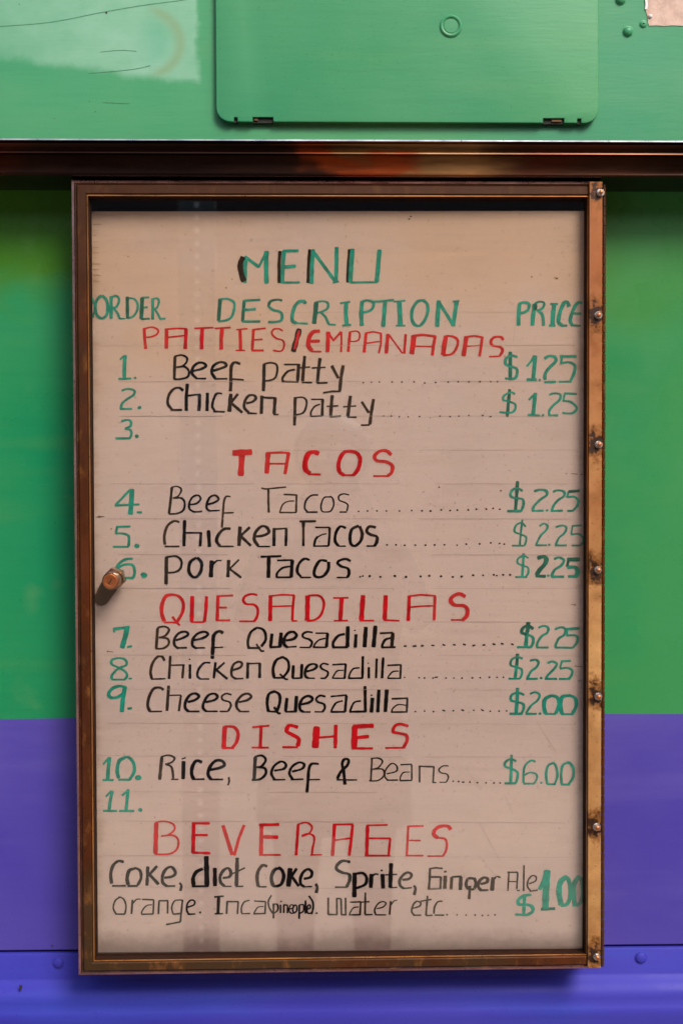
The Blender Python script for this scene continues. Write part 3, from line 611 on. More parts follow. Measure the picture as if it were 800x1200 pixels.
l14 545 207 542 284; l8 525 207 568 203; l7 527 286 565 285; l9 585 226 582 285; l7 585 228 638 228; l8 637 229 633 285; c8 690 222 665 230 652 255 652 282; l7 652 285 692 284; l7 712 225 765 228; l8 765 229 762 282; c7 755 250 728 255 710 283; l7 708 285 765 283
@ 300 1000 4
c8 72 198 58 225 62 255 78 282; l9 82 237 82 305; c8 82 240 100 240 102 265 85 282; l8 115 242 115 280; d7 118 226; l8 130 242 130 280; l7 130 242 148 244; l8 148 246 147 281; c7 158 262 175 255 172 242 160 245 155 270 165 282 176 280; c8 182 242 172 260 177 280 190 270 191 248 182 242; l9 203 242 202 307; c8 203 243 222 242 222 270 205 282; l9 232 222 232 282; c8 238 264 255 255 252 242 243 245 238 268 246 282 258 279; c9 248 200 265 225 268 255 260 285; d9 284 280
m brown; l9 338 209 338 286; l8 337 287 380 287; l9 378 212 379 286; l7 376 212 398 212; l9 398 213 400 286; l8 398 287 424 287; l9 419 208 420 286; l7 440 228 490 226; l8 490 228 487 285; c7 480 250 455 255 437 284; l7 435 287 490 286; l9 512 184 510 284; l7 490 228 530 226; l7 510 287 545 286; c8 565 258 595 250 608 232 590 225 568 238 555 265 560 285; l6 558 287 608 287; l9 630 223 625 285; c7 632 240 645 222 660 218; c9 735 255 765 245 770 230 752 222 735 240 728 270 740 287; l7 735 288 772 287
@ 490 1000 4
l9 42 197 35 287; l7 10 222 60 213; l7 35 290 65 288; c9 112 222 90 225 75 250 72 280; l7 75 287 120 287
P dot_leader
@ 490 1000 4
m brown; d8 133 285; d7 180 285; d7 222 286; d8 264 286; d8 298 287; d7 325 286; d8 357 284
"""
INKS = {'teal': 0, 'dteal': 1, 'red': 2, 'black': 3, 'brown': 4}
INK_MATS = [TEAL, TEAL_D, RED, BLACK, BROWN]

def write_menu(board):
    bm = None; name = label = None; ox = oy = 0.0; sc = 4.0; ink = 0; made = []
    def close():
        if bm is not None and len(bm.verts):
            cs = [v.co for v in bm.verts]
            used = sorted({f.material_index for f in bm.faces})
            for f in bm.faces: f.material_index = used.index(f.material_index)
            o = obj(name, bm, [INK_MATS[i] for i in used], board, smooth='keep')
            if label: o['label'] = label
    for line in TEXT.strip().split('\n'):
        if line[0] == 'P':
            close(); bm = bmesh.new()
            a = line[2:].split('|'); name = a[0].strip(); label = a[1].strip() if len(a) > 1 else None
            continue
        if line[0] == '@':
            ox, oy, sc = map(float, line[2:].split()); continue
        for tok in line.split(';'):
            t = tok.split()
            if t[0] == 'm': ink = INKS[t[1]]; continue
            wd = float(t[0][1:]) / sc / 1000 * 1.05
            v = list(map(float, t[1:]))
            P = [at(ox + v[i] / sc, oy + v[i + 1] / sc, Y_BOARD) for i in range(0, len(v), 2)]
            if t[0][0] == 'd': dot(bm, P[0], wd * 0.55, Y_BOARD, ink); continue
            pts = [Vector((p.x, p.z)) for p in P]
            if t[0][0] == 'c': stroke(bm, spline(pts), wd, Y_BOARD, ink, 0.72)
            else:
                fine = []
                for a, b in zip(pts, pts[1:]):
                    n = max(2, int((b - a).length / 0.003))
                    fine += [a + (b - a) * k / n for k in range(n)]
                stroke(bm, fine + [pts[-1]], wd, Y_BOARD, ink)
    close()
# ------------------------------------------------------------------ the setting
pm = M('pavement_concrete', 0.85)
pm.col(pm.mix(pm.noise(1.3, 6, 0.6), (0.40, 0.32, 0.24), (0.33, 0.26, 0.19)))
bm = bmesh.new()
bmesh.ops.create_grid(bm, x_segments=1, y_segments=1, size=40)
tag(obj('pavement', bm, pm.m), kind='structure')

# ------------------------------------------------------------------ the food stand's painted wall
stand = empty('food_stand', (0, 0, 0), 'green over purple painted sheet metal side of a street food stand', 'food stand')
XL, XR = -1.3, 1.3
z_split = (at(40, 840, 0).z + at(750, 839, 0).z) / 2
z_seam = (at(45, 1116, 0).z + at(750, 1109.5, 0).z) / 2
z_rail_t = (at(0, 162, -0.074).z + at(800, 165, -0.074).z) / 2
Z_TOP = 2.45

def wobble_line(z, amp, n=131):
    rs = random.Random(3); v = 0; out = []
    for i in range(n):
        v = v * 0.8 + rs.uniform(-amp, amp); out.append((XL + (XR - XL) * i / (n - 1), z + v))
    return out
bm = bmesh.new()
top, low = z_rail_t - 0.02, z_seam + 0.0022
mid = wobble_line(z_split, 0.00035)
rows = [[bm.verts.new((x, 0, top)) for x, _ in mid], [bm.verts.new((x, 0, zz)) for x, zz in mid],
        [bm.verts.new((x, 0, low + 0.0012)) for x, _ in mid], [bm.verts.new((x, 0.0012, low)) for x, _ in mid], [bm.verts.new((x, 0.02, low)) for x, _ in mid]]
for k, (A, B) in enumerate(zip(rows, rows[1:])):
    for i in range(len(mid) - 1):
        bm.faces.new((A[i], A[i + 1], B[i + 1], B[i])).material_index = 0 if k == 0 else 1
TILT0 = (at(750, 1109.5, 0).z - at(45, 1116, 0).z) / (at(750, 1109.5, 0).x - at(45, 1116, 0).x)
for r_ in rows[2:]:
    for v in r_: v.co.z += TILT0 * (v.co.x - (at(750, 1109.5, 0).x + at(45, 1116, 0).x) / 2)
obj('middle_panel', bm, [G_MID, PURPLE], stand, smooth=30)

bm = bmesh.new()
box(bm, (XL, 0.006, z_seam - 0.02), (XR, 0.018, z_seam + 0.0021))
obj('seam_gap', bm, GAP, stand)

# lower panel: flat flange, a ledge bent outwards, then the skirt
def zz(py, Y=0.0): return at(400, py - 1.0, Y).z
prof = [(0.005, zz(1114.5)), (0.0005, zz(1113.6)), (-0.0025, zz(1114.2)), (-0.0035, zz(1116)), (-0.0035, zz(1143)), (-0.0048, zz(1146)),
        (-0.0110, zz(1151)), (-0.0160, zz(1157)), (-0.0182, zz(1162)), (-0.0187, zz(1167)), (-0.0185, zz(1174)), (-0.0200, zz(1177)), (-0.0208, zz(1181)),
        (-0.0200, zz(1188)), (-0.0165, zz(1202)), (-0.012, zz(1230)), (-0.012, 0.03), (0.012, 0.03), (0.012, zz(1114.5))]
bm = bmesh.new(); extrude_x(bm, prof, XL, XR)
TILT = (at(750, 1109.5, 0).z - at(45, 1116, 0).z) / (at(750, 1109.5, 0).x - at(45, 1116, 0).x)
def tilt(z, x): return z + TILT * (x - XMID) * (1 if z > 0.5 else 0)
XMID = (at(750, 1109.5, 0).x + at(45, 1116, 0).x) / 2
for v in bm.verts: v.co.z = tilt(v.co.z, v.co.x)
low_panel = obj('lower_panel', bm, PURPLE_LOW, stand, smooth=50)
def rivet(px, py, Y, r, mat, parent, h=0.62, hole=False):
    c = at(px, py, Y)
    bm = bmesh.new()
    pr = [(r * 1.25, 0.0), (r * 1.15, h * r * 0.10)] + [(r * math.cos(a), h * r * (0.12 + math.sin(a))) for a in [math.pi / 2 * k / 6 for k in range(6)]]
    if hole: pr += [(r * 0.34, h * r * 1.10), (r * 0.30, h * r * 0.3), (0, h * r * 0.3)]
    else: pr += [(0, h * r * 1.12)]
    lathe(bm, c, (0, -1, 0), pr, 20)
    if hole:
        for f in bm.faces:
            if (f.calc_center_median() - c).length < r * 0.55 and Vector((f.calc_center_median().x - c.x, f.calc_center_median().z - c.z)).length < r * 0.33: f.material_index = 1
    return obj('rivet', bm, [mat, GAP], parent, origin=c, smooth=50)
rivet(68.5, 1128.5, -0.0035, 0.0062, PURPLE_LOW, low_panel, 0.45)
rivet(750, 1122.5, -0.0035, 0.0066, PURPLE_LOW, low_panel, 0.45)

def blob(bm, c, rx, rz, y, rs, mat=0, k=11, th=0.0004):
    o = [(c.x + rx * rs.uniform(.65, 1.15) * math.cos(6.2832 * i / k), c.z + rz * rs.uniform(.65, 1.15) * math.sin(6.2832 * i / k)) for i in range(k)]
    solid_outline(bm, o, y - th, y + 0.0003, mat)
rs = random.Random(11)
bm = bmesh.new(); blob(bm, at(24.5, 1157, -0.0165), 0.0024, 0.0034, -0.0168, rs); obj('paint_chip', bm, CHIP, low_panel)
bm = bmesh.new(); blob(bm, at(61.5, 1108.5, 0), 0.0012, 0.0014, 0, rs); obj('paint_chip', bm, CHIP, stand)

# upper panel with its hairline scratches
bm = bmesh.new()
box(bm, (XL, 0, z_rail_t - 0.02), (XR, 0.02, Z_TOP))
def scratch(pts, wd):
    P = [at(a, b, 0.0) for a, b in pts]
    stroke(bm, spline([(p.x, p.z) for p in P], 0.003), wd, 0.0, 1)
scratch([(-40, 33), (0, 31), (60, 26), (120, 14.5), (170, 6), (215, 0), (240, -6)], 0.0010)
scratch([(104, 86), (130, 84), (158, 81), (176, 77)], 0.0008)
scratch([(118, 61), (140, 59), (160, 60)], 0.0006)
scratch([(122, 120), (140, 121), (152, 121.5)], 0.0007)
dot(bm, at(125, 15, 0), 0.0012, 0.0, 2)
for p in ((23, 5), (112, 131), (105, 119), (64, 139)): dot(bm, at(p[0], p[1], 0), 0.0005, 0.0, 2)
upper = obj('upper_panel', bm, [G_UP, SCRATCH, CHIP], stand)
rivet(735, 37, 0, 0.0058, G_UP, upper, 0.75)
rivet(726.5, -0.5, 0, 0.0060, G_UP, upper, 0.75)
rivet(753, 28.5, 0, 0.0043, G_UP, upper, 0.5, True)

# torn sticker in the corner of the upper panel
rs = random.Random(5)
edge = [(755, -60), (755.5, -20), (756.5, 0), (757, 8), (756, 13), (758, 20), (758.5, 27), (760, 30.5), (768, 30), (777, 30.8), (786, 30), (797, 30.5), (812, 30), (850, 29), (850, -60)]
bm = bmesh.new()
solid_outline(bm, [(at(a, b, 0).x, at(a, b, 0).z) for a, b in edge], -0.0008, 0.0003)
st = obj('torn_sticker', bm, PAPER, stand)
bm = bmesh.new()
P = [at(a, b, 0) for a, b in ((755.6, -20), (756.2, 0), (756.8, 6), (756, 11))]
stroke(bm, spline([(p.x, p.z) for p in P], 0.0015), 0.0030, -0.0010, 0, 0.7)
obj('torn_edge', bm, PIN, st)
bm = bmesh.new(); c = at(761, 19.5, 0); lathe(bm, c, (0, -1, 0), [(0.0026, 0), (0.0026, 0.0015), (0.0018, 0.0028), (0, 0.0032)], 14)
obj('pin_head', bm, PIN, st, origin=c, smooth=50)

# hatch door standing proud of the upper panel
YH = -0.010
hl = at(253, 60, YH).x; hr = at(701, 60, YH).x
hb = (at(300, 141.5, YH).z + at(650, 145.3, YH).z) / 2; ht = hb + 0.50
def round_rect(l, r, b, t, rad, notches=()):
    pts = []
    for cx, cz, a0 in ((l + rad, b + rad, 180), (r - rad, b + rad, 270), (r - rad, t - rad, 0), (l + rad, t - rad, 90)):
        for k in range(9):
            a = R(a0 + 90 * k / 8); pts.append((cx + rad * math.cos(a), cz + rad * math.sin(a)))
        if a0 == 180:
            for n0, n1, hgt in notches: pts += [(n0, b), (n0, b + hgt), (n1, b + hgt), (n1, b)]
    return pts
def hx(px): return at(px, 141, YH).x
NOTCH = [(hx(274.2), hx(278.2), 0.0052), (hx(296), hx(320), 0.0055), (hx(636), hx(660.5), 0.0055), (hx(676.0), hx(680.5), 0.0052)]
bm = bmesh.new(); solid_outline(bm, round_rect(hl, hr, hb, ht, 0.0170, NOTCH), YH, -0.0005, 0, 0.0012)
hatch = obj('hatch_door', bm, G_HATCH, stand, smooth=40)
for n0, n1, h in NOTCH:
    bm = bmesh.new(); box(bm, (n0 + .0002, YH + 0.0035, hb - 0.0006), (n1 - .0002, -0.001, hb + h - .0002)); obj('drain_slot' if n1 - n0 < .01 else 'hinge_slot', bm, GAP, hatch)
for a, b in ((297.5, 302), (646, 658)):
    bm = bmesh.new(); box(bm, (hx(a), YH + 0.0018, hb + 0.0015), (hx(b), YH + 0.0045, hb + 0.0042), 0, 0.0005); obj('hinge_tab', bm, CAMM, hatch)
c = at(528, 30.5, YH); bm = bmesh.new()
lathe(bm, c, (0, -1, 0), [(0.0135, 0), (0.0130, 0.0016), (0.0115, 0.0024), (0.0100, 0.0020), (0.0092, 0.0006), (0.0086, 0.0006), (0.0082, 0.0012), (0, 0.0014)], 36)
obj('round_latch', bm, G_HATCH, hatch, origin=c, smooth=35)

# polished metal rail across the wall, standing a little further out than the case below it
YR = -0.074
def zr(py, Y=YR): return at(400, py, Y).z
q0 = YR + 0.053
prof = [(-0.0005, zr(162.2)), (-0.044 + q0, zr(162.2)), (-0.0480 + q0, zr(162.6)), (-0.0520 + q0, zr(163.4)), (-0.0530 + q0, zr(165.2)), (-0.0522 + q0, zr(166.2)), (-0.0485 + q0, zr(167.5)), (-0.0470 + q0, zr(170)), (-0.0462 + q0, zr(175.5)),
        (-0.0480 + q0, zr(177.6)), (-0.0525 + q0, zr(178.6)), (-0.0530 + q0, zr(180.2)), (-0.0505 + q0, zr(181.6)), (-0.0498 + q0, zr(186)), (-0.0494 + q0, zr(194)), (-0.0498 + q0, zr(202)),
        (-0.0520 + q0, zr(203.4)), (-0.0540 + q0, zr(204.8)), (-0.0535 + q0, zr(206.4)), (-0.050 + q0, zr(207.2)), (-0.0005, zr(207.2))]
bm = bmesh.new(); extrude_x(bm, prof, XL, XR, 0, 40)
for f in bm.faces:
    if len(f.verts) == 4 and f.calc_center_median().z > zr(165.3) and f.calc_center_median().y < YR + 0.010: f.material_index = 1
obj('trim_rail', bm, [RAIL, BRIGHT], stand, smooth=35)

# ------------------------------------------------------------------ the glazed menu case
YF = -0.0715
xl = (at(83, 208, YF).x + at(91, 1144, YF).x) / 2
xr = at(704.8, 650, YF).x
zt = (at(83, 208.5, YF).z + at(700, 212, YF).z) / 2
zb = (at(91, 1144.5, YF).z + at(700, 1137, YF).z) / 2
case = empty('menu_case', ((xl + xr) / 2, -0.036, zb), 'shallow bronze metal display case with glass door and bolted right edge', 'menu case')

def ring_sweep(bm, prof, l, r, b, t, mats):
    """Sweep (inset, y) round a rectangle with mitred corners; mats gives each band's material."""
    rows = []
    for u, y in prof:
        rows.append([bm.verts.new(p) for p in ((l + u, y, b + u), (r - u, y, b + u), (r - u, y, t - u), (l + u, y, t - u))])
    for k, (A, B) in enumerate(zip(rows, rows[1:])):
        for i in range(4):
            bm.faces.new((A[i], A[(i + 1) % 4], B[(i + 1) % 4], B[i])).material_index = mats[k]
m = 0.001
body = [(0, -0.0006), (0, -0.0655), (0.6 * m, -0.0672), (3.6 * m, -0.0690), (4.2 * m, -0.0660), (4.2 * m, -0.0006)]
bm = bmesh.new(); ring_sweep(bm, body, xl, xr, zb, zt, [0, 1, 1, 1, 0])
box(bm, (xl + .0042, -0.006, zb + .0042), (xr - .0042, -0.0006, zt - .0042), 2)
obj('case_body', bm, [FRAME, LIP, INBOX], case, smooth=25)
door = [(4.6 * m, -0.0560), (4.6 * m, -0.0715), (5.2 * m, -0.0722), (6.8 * m, -0.0712), (7.4 * m, -0.0735), (8.6 * m, -0.0748), (16.8 * m, -0.0754), (18.0 * m, -0.0744), (18.6 * m, -0.0728),
        (19.0 * m, -0.0750), (19.8 * m, -0.0754), (20.4 * m, -0.0742), (20.6 * m, -0.0700), (20.7 * m, -0.0560)]
bm = bmesh.new(); ring_sweep(bm, door + [door[0]], xl, xr + 0.0018, zb, zt, [0] * 8 + [1, 1, 1] + [2, 2, 2])
obj('door_frame', bm, [FRAME, BEAD, INBOX], case, smooth=25)
lining = [(20.0 * m, -0.0555), (19.4 * m, -0.0555), (19.4 * m, -0.0070), (20.0 * m, -0.0070)]
bm = bmesh.new(); ring_sweep(bm, lining + [lining[0]], xl, xr + 0.0018, zb, zt, [0] * 4)
obj('inner_lining', bm, INBOX, case)
u = 0.0195
bm = bmesh.new(); box(bm, (xl + u, -0.0640, zb + u), (xr + 0.0018 - u, -0.0615, zt - u))
obj('glass_pane', bm, GLASS, case)

# bolted hinge strip down the right stile; rust round the bolts
BOLT_PX = [(703, 226), (700.5, 369.5), (700.8, 521), (700, 668), (700.3, 816), (698.5, 969), (698.5, 1121)]
YS = -0.0785
sx0, sx1 = at(689.3, 650, YS).x, at(704.4, 650, YS).x
sz1, sz0 = at(697, 213, YS).z, at(697, 1134.5, YS).z
bolt_x = at(700.2, 650, YS).x
bz = [at(a, b, YS).z for a, b in BOLT_PX]
z0, dz = bz[-1], (bz[0] - bz[-1]) / 6
HST = bronze('rust_stained_hinge_strip', (0.60, 0.325, 0.125), (0.50, 0.240, 0.085), (0.30, 0.115, 0.036), 0.42, 0.45, 9.0)
q = HST
x, y, z = q.xyz()                                     # object space: metres above the case's foot
old = q.b.inputs['Base Color'].links[0].from_socket
zn = q.math('ADD', z, q.math('MULTIPLY', q.math('SUBTRACT', q.noise(18, 4, 0.65), 0.5), 0.12))
c = q.mix(q.ramp(zn, 0.34, 0.86, 0.0, 0.85), old, (0.255, 0.066, 0.017))     # heavier rust bloom on the upper half
f = None                                              # height from the nearest bolt
for zi in bz:
    d1 = q.math('ABSOLUTE', q.math('SUBTRACT', z, zi - zb + 0.002))
    f = d1 if f is None else q.math('MINIMUM', f, d1)
fx = q.math('SUBTRACT', x, bolt_x - (xl + xr) / 2 - 0.003)
wn = q.math('MULTIPLY', q.math('SUBTRACT', q.noise(130, 4, 0.65), 0.5), 0.012)
fz = q.math('MULTIPLY', f, 0.72)
dist = q.math('ADD', q.math('SQRT', q.math('ADD', q.math('MULTIPLY', fx, fx), q.math('MULTIPLY', fz, fz))), wn)
c = q.mix(q.ramp(dist, 0.019, 0.009, 0, 0.8), c, (0.21, 0.070, 0.012))
c = q.mix(q.ramp(dist, 0.0105, 0.0055, 0, 0.95), c, (0.022, 0.007, 0.004))
q.col(c)
bm = bmesh.new(); box(bm, (sx0, YS, sz0), (sx1, -0.0745, sz1), 0, 0.0004)
strip = obj('hinge_strip', bm, HST.m, case)
bm = bmesh.new()
hz = sz0 + 0.002; k = 0
bx_ = sx1 + 0.0023
while hz < sz1 - 0.012:
    lathe(bm, (bx_, -0.0765, hz), (0, 0, 1), [(0.0015, 0.0), (0.0021, 0.0005), (0.0021, 0.0098), (0.0015, 0.0103)], 12); hz += 0.0112
lathe(bm, (bx_, -0.0765, sz0 + 0.001), (0, 0, 1), [(0.0014, 0), (0.0014, sz1 - sz0 - 0.004)], 8)
obj('hinge_barrel', bm, FRAME, strip, smooth=40)

bolt0 = None
for (px, py), zc in zip(BOLT_PX, bz):
    p = at(px, py, YS)
    if bolt0 is None:
        bm = bmesh.new()
        lathe(bm, p, (0, -1, 0), [(0.0044, 0), (0.0044, 0.0007), (0.0030, 0.0008)], 20)
        lathe(bm, p, (0, -1, 0), [(0.0038, 0.0007), (0.0041, 0.0011), (0.0041, 0.0032), (0.0037, 0.0037), (0.0026, 0.0037)], poly=6)
        bolt0 = obj('bolt', bm, STEEL, strip, origin=p, smooth=30)
        bm = bmesh.new(); lathe(bm, p, (0, -1, 0), [(0.0024, 0.0033), (0.0024, 0.0054), (0.0018, 0.0060), (0, 0.0062)], 16)
        end0 = obj('bolt_end', bm, COPPER, strip, origin=p, smooth=40)
        # two pieces of one bolt joined as one mesh with two materials
        bm = bmesh.new(); bm.from_mesh(bolt0.data)
        n = len(bm.faces); bm.from_mesh(end0.data); bm.faces.ensure_lookup_table()
        for fi in range(n, len(bm.faces)): bm.faces[fi].material_index = 1
        bm.to_mesh(bolt0.data); bm.free(); bolt0.data.materials.append(COPPER)
        bpy.data.objects.remove(end0)
    else:
        b = bolt0.copy(); C.objects.link(b); b.parent = strip
        b.location = p - wloc(strip); b.rotation_euler = (R(random.uniform(-5, 5)), R(random.uniform(0, 60)), R(random.uniform(-5, 5))); b.scale = (random.uniform(.9, 1.1),) * 3

# cam lock through the glass
LOCKM = bronze('tarnished_lock_metal', (0.50, 0.36, 0.25), (0.34, 0.20, 0.12), (0.12, 0.055, 0.03), 0.26, 0.95, 6.5).m
YG = -0.0640
lc = at(135.2, 677.6, YG - 0.004)
ax = Vector((-0.05, -1, -0.05)).normalized()
bm = bmesh.new()
lathe(bm, lc + ax * -0.012, ax, [(0.0080, 0), (0.0080, 0.020), (0.0094, 0.020), (0.0098, 0.0215), (0.0098, 0.0385), (0.0090, 0.0398), (0.0080, 0.0396)], 32)
lock = obj('lock_barrel', bm, LOCKM, case, origin=lc, smooth=35)
bm = bmesh.new()
lathe(bm, lc + ax * -0.0035, ax, [(0.0085, 0), (0.0122, 0), (0.0130, 0.001), (0.0130, 0.0085), (0.0120, 0.0100), (0.0085, 0.0100)], poly=6)
obj('lock_nut', bm, LOCKM, lock, origin=lc, smooth=30)
fc = lc + ax * 0.0281
bm = bmesh.new(); lathe(bm, fc, ax, [(0.0082, -0.001), (0.0082, 0.0002), (0.0078, 0.0004), (0.0052, 0.0001), (0.0048, -0.0004), (0, -0.0004)], 32)
uu = Vector((0.55, 0, 0.83)); uu = (uu - ax * uu.dot(ax)).normalized(); vv = ax.cross(uu)
for s0, s1, wd in ((-0.0035, 0.0035, 0.0011),):
    vs = [bm.verts.new(fc + ax * 0.0001 + uu * a + vv * b) for a, b in ((s0, -wd / 2), (s1, -wd / 2), (s1, wd / 2), (s0, wd / 2))]
    bm.faces.new(vs).material_index = 1
obj('lock_face', bm, [COPPER, GAP], lock, origin=fc, smooth=30)
# lever behind the glass
pts = []
a, b = at(133, 679, -0.050), at(119.5, 701, -0.050)
d = Vector((b.x - a.x, b.z - a.z)); L = d.length; d.normalize(); nrm = Vector((-d.y, d.x))
A2, B2 = Vector((a.x, a.z)), Vector((b.x, b.z))
for k in range(7):
    t = R(90 + 180 * k / 6); pts.append(A2 + d * math.cos(t) * 0.011 + nrm * math.sin(t) * 0.011)
for k in range(7):
    t = R(-90 + 180 * k / 6); pts.append(B2 + d * math.cos(t) * 0.0085 + nrm * math.sin(t) * 0.0085)
bm = bmesh.new(); solid_outline(bm, [tuple(p) for p in pts], -0.0520, -0.0490, 0, 0.0005)
obj('lock_lever', bm, CAMM, lock)

# ------------------------------------------------------------------ the menu board inside the case
BM = M('weathered_cream_board', 0.55)
q = BM
x, y, z = q.xyz()
c = q.mix(q.noise(4, 4, 0.55), (0.615, 0.442, 0.390), (0.570, 0.420, 0.382))
zt_ = q.math('ADD', z, q.math('MULTIPLY', q.noise(3, 4, 0.6, (1, 1, 1.5), (6, 6, 6)), 0.30))
c = q.mix(q.ramp(zt_, 0.72, 1.10, 0, 0.8), c, (0.60, 0.375, 0.245))                                                        # tan towards the top
c = q.mix(q.ramp(zt_, 0.36, 0.10, 0, 0.7), c, (0.50, 0.365, 0.338))
c = q.mix(q.math('MULTIPLY', q.noise(22, 5, 0.65, (0.5, 1, 1.6), (1, 1, 1), 0.5, 0.8), 0.35), c, (0.42, 0.285, 0.225))
c = q.mix(q.math('MULTIPLY', q.noise(120, 3, 0.6, (0.10, 1, 3.0), (4, 4, 4), 0.52, 0.75), 0.11), c, (0.36, 0.24, 0.19))   # faint drag marks
c = q.mix(q.math('MULTIPLY', q.noise(300, 2, 0.5, (1, 1, 1), (2, 5, 1), 0.68, 0.74), 0.40), c, (0.16, 0.09, 0.06))         # specks of dirt
half = (at(685, 650, Y_BOARD).x - at(107, 650, Y_BOARD).x) / 2
eg = q.math('ADD', q.math('ABSOLUTE', x), q.math('MULTIPLY', q.noise(9, 5, 0.7, (0.6, 1, 3)), 0.016))
bz0 = q.math('ADD', z, q.math('MULTIPLY', q.noise(8, 5, 0.7, (1.0, 1, 1.0), (3, 3, 3)), 0.016))
c = q.mix(q.ramp(bz0, 0.040, 0.006, 0, 0.85), c, (0.15, 0.085, 0.075))                                                     # darker along the bottom edge
c = q.mix(q.ramp(eg, half - 0.004, half + 0.014, 0, 0.65), c, (0.33, 0.185, 0.105))                                        # painted shade with some grime along the sides
q.col(c)
q.bump(q.noise(35, 4, 0.6, (0.4, 1, 2)), 0.12, 0.001)
bl, br_ = xl + 0.0203, xr + 0.0018 - 0.0203
bb, btp = zb + 0.0203, at(400, 247.5, Y_BOARD).z
bcx = (bl + br_) / 2
bm = bmesh.new(); box(bm, (bl, Y_BOARD, bb), (br_, Y_BOARD + 0.005, btp))
rs = random.Random(21)
for gy in (366, 405, 447, 487.5, 527.5, 567, 608, 650, 689.5, 728.5, 768, 808, 848, 886.5, 928.5, 963, 1003.5, 1041, 1082):
    for seg0, seg1 in ((110, 300), (300, 480), (480, 684)):
        if rs.random() < 0.18: continue
        a0 = seg0 + rs.uniform(0, 40); a1 = seg1 - rs.uniform(0, 40)
        pts = [at(a0 + (a1 - a0) * k / 8, gy + rs.uniform(-.25, .25), Y_BOARD) for k in range(9)]
        stroke(bm, [Vector((p.x, p.z)) for p in pts], rs.uniform(0.00028, 0.00055), Y_BOARD, 1, 1, rs)
for a, b, c_, d_ in ((545, 900, 563, 925), (560, 962, 585, 1008), (612, 885, 632, 925), (590, 930, 600, 952), (538, 1015, 560, 1048), (628, 845, 650, 880), (606, 365, 600, 402), (664, 548, 663, 558), (560, 1002, 584, 1030)):
    p, r2 = at(a, b, Y_BOARD), at(c_, d_, Y_BOARD)
    stroke(bm, [Vector((p.x, p.z)) + (Vector((r2.x, r2.z)) - Vector((p.x, p.z))) * k / 6 for k in range(7)], 0.00035, Y_BOARD, 1, 1, rs)
for a, b in ((272, 327), (265, 337), (622, 325), (651, 327), (514, 571), (586, 575), (672, 708), (126, 764), (116, 606), (481, 254), (479, 257), (195, 686), (279, 752), (130, 620), (134, 345), (150, 300), (662, 555), (641, 610), (680, 556)):
    dot(bm, at(a, b, Y_BOARD), rs.uniform(0.0005, 0.0011), Y_BOARD, 2, rs)
for a, b, l in ((127, 764, 5), (668, 708, 6), (672, 780, 9), (676, 797, 4), (112, 606, 6), (114, 605, 8), (648, 326, 5), (668, 555, 7), (120, 700, 5)):
    p = at(a, b, Y_BOARD); stroke(bm, [Vector((p.x + l * .001 * k / 3, p.z - .0002 * k)) for k in range(4)], 0.0008, Y_BOARD, 2, 1, rs)
# comb-like dirt left by old tape at the upper left edge
for k in range(11):
    yv = 262 + k * 6.6 + rs.uniform(-1, 1); p = at(108.5, yv, Y_BOARD); l = rs.uniform(3, 10)
    stroke(bm, [Vector((p.x + l * .001 * i / 3, p.z)) for i in range(4)], rs.uniform(0.0004, 0.0009), Y_BOARD, 3, 1, rs)
BMARK = plain('brown_dirt_mark', (0.12, 0.055, 0.030), 0.7).m
TAPE = plain('old_tape_stain', (0.40, 0.245, 0.16), 0.7).m
board = obj('menu_board', bm, [BM.m, GUIDE, BMARK, TAPE], origin=(bcx, Y_BOARD + 0.002, bb), smooth='keep')
board.rotation_euler = (0, 0, R(-0.85))        # its right edge sits nearer the glass
tag(board, 'cream hand lettered menu board behind the glass of the bronze case', 'menu board')
write_menu(board)

# ------------------------------------------------------------------ what the glass and the gloss paint mirror: an added unseen building, the post and the person
bwall = M('added_building_warm_plaster', 0.9)
bwall.col(bwall.mix(bwall.noise(0.8, 5, 0.6), (0.78, 0.46, 0.26), (0.66, 0.36, 0.20)))
bdark = plain('added_building_dark_window', (0.02, 0.022, 0.026), 0.15).m
btrim = plain('added_building_trim', (0.30, 0.25, 0.20), 0.8).m
BY = -9.0
bld = empty('added_plaster_building', (0, BY - 0.5, 0), 'added unseen low plaster building for the glass to mirror', 'building')
bm = bmesh.new(); box(bm, (-16, BY - 1.0, 0), (16, BY, 3.5)); obj('added_building_wall', bm, bwall.m, bld)
bm = bmesh.new(); extrude_x(bm, [(BY + 0.45, 3.42), (BY + 0.45, 3.60), (BY - 1.0, 5.4), (BY - 2.4, 3.60), (BY - 2.4, 3.42)], -16.4, 16.4)
obj('added_building_roof', bm, plain('added_building_dark_roof_tile', (0.035, 0.022, 0.018), 0.8).m, bld)  # dark roof added to darken the top of the glass reflection
for wx in (-13, -9.6, -6.2, -2.6, 3.4, 6.8, 10.2, 13.4):
    bm = bmesh.new(); box(bm, (wx - 0.75, BY - 0.05, 1.0), (wx + 0.75, BY + 0.06, 3.0), 0, 0.01); wf = obj('added_building_window_frame', bm, btrim, bld)
    bm = bmesh.new(); box(bm, (wx - 0.65, BY - 0.04, 1.1), (wx + 0.65, BY + 0.068, 2.9)); obj('window', bm, bdark, wf)
bm = bmesh.new(); box(bm, (4.8, BY - 0.05, 0.0), (5.9, BY + 0.06, 2.25)); dr = obj('added_building_door', bm, bdark, bld)

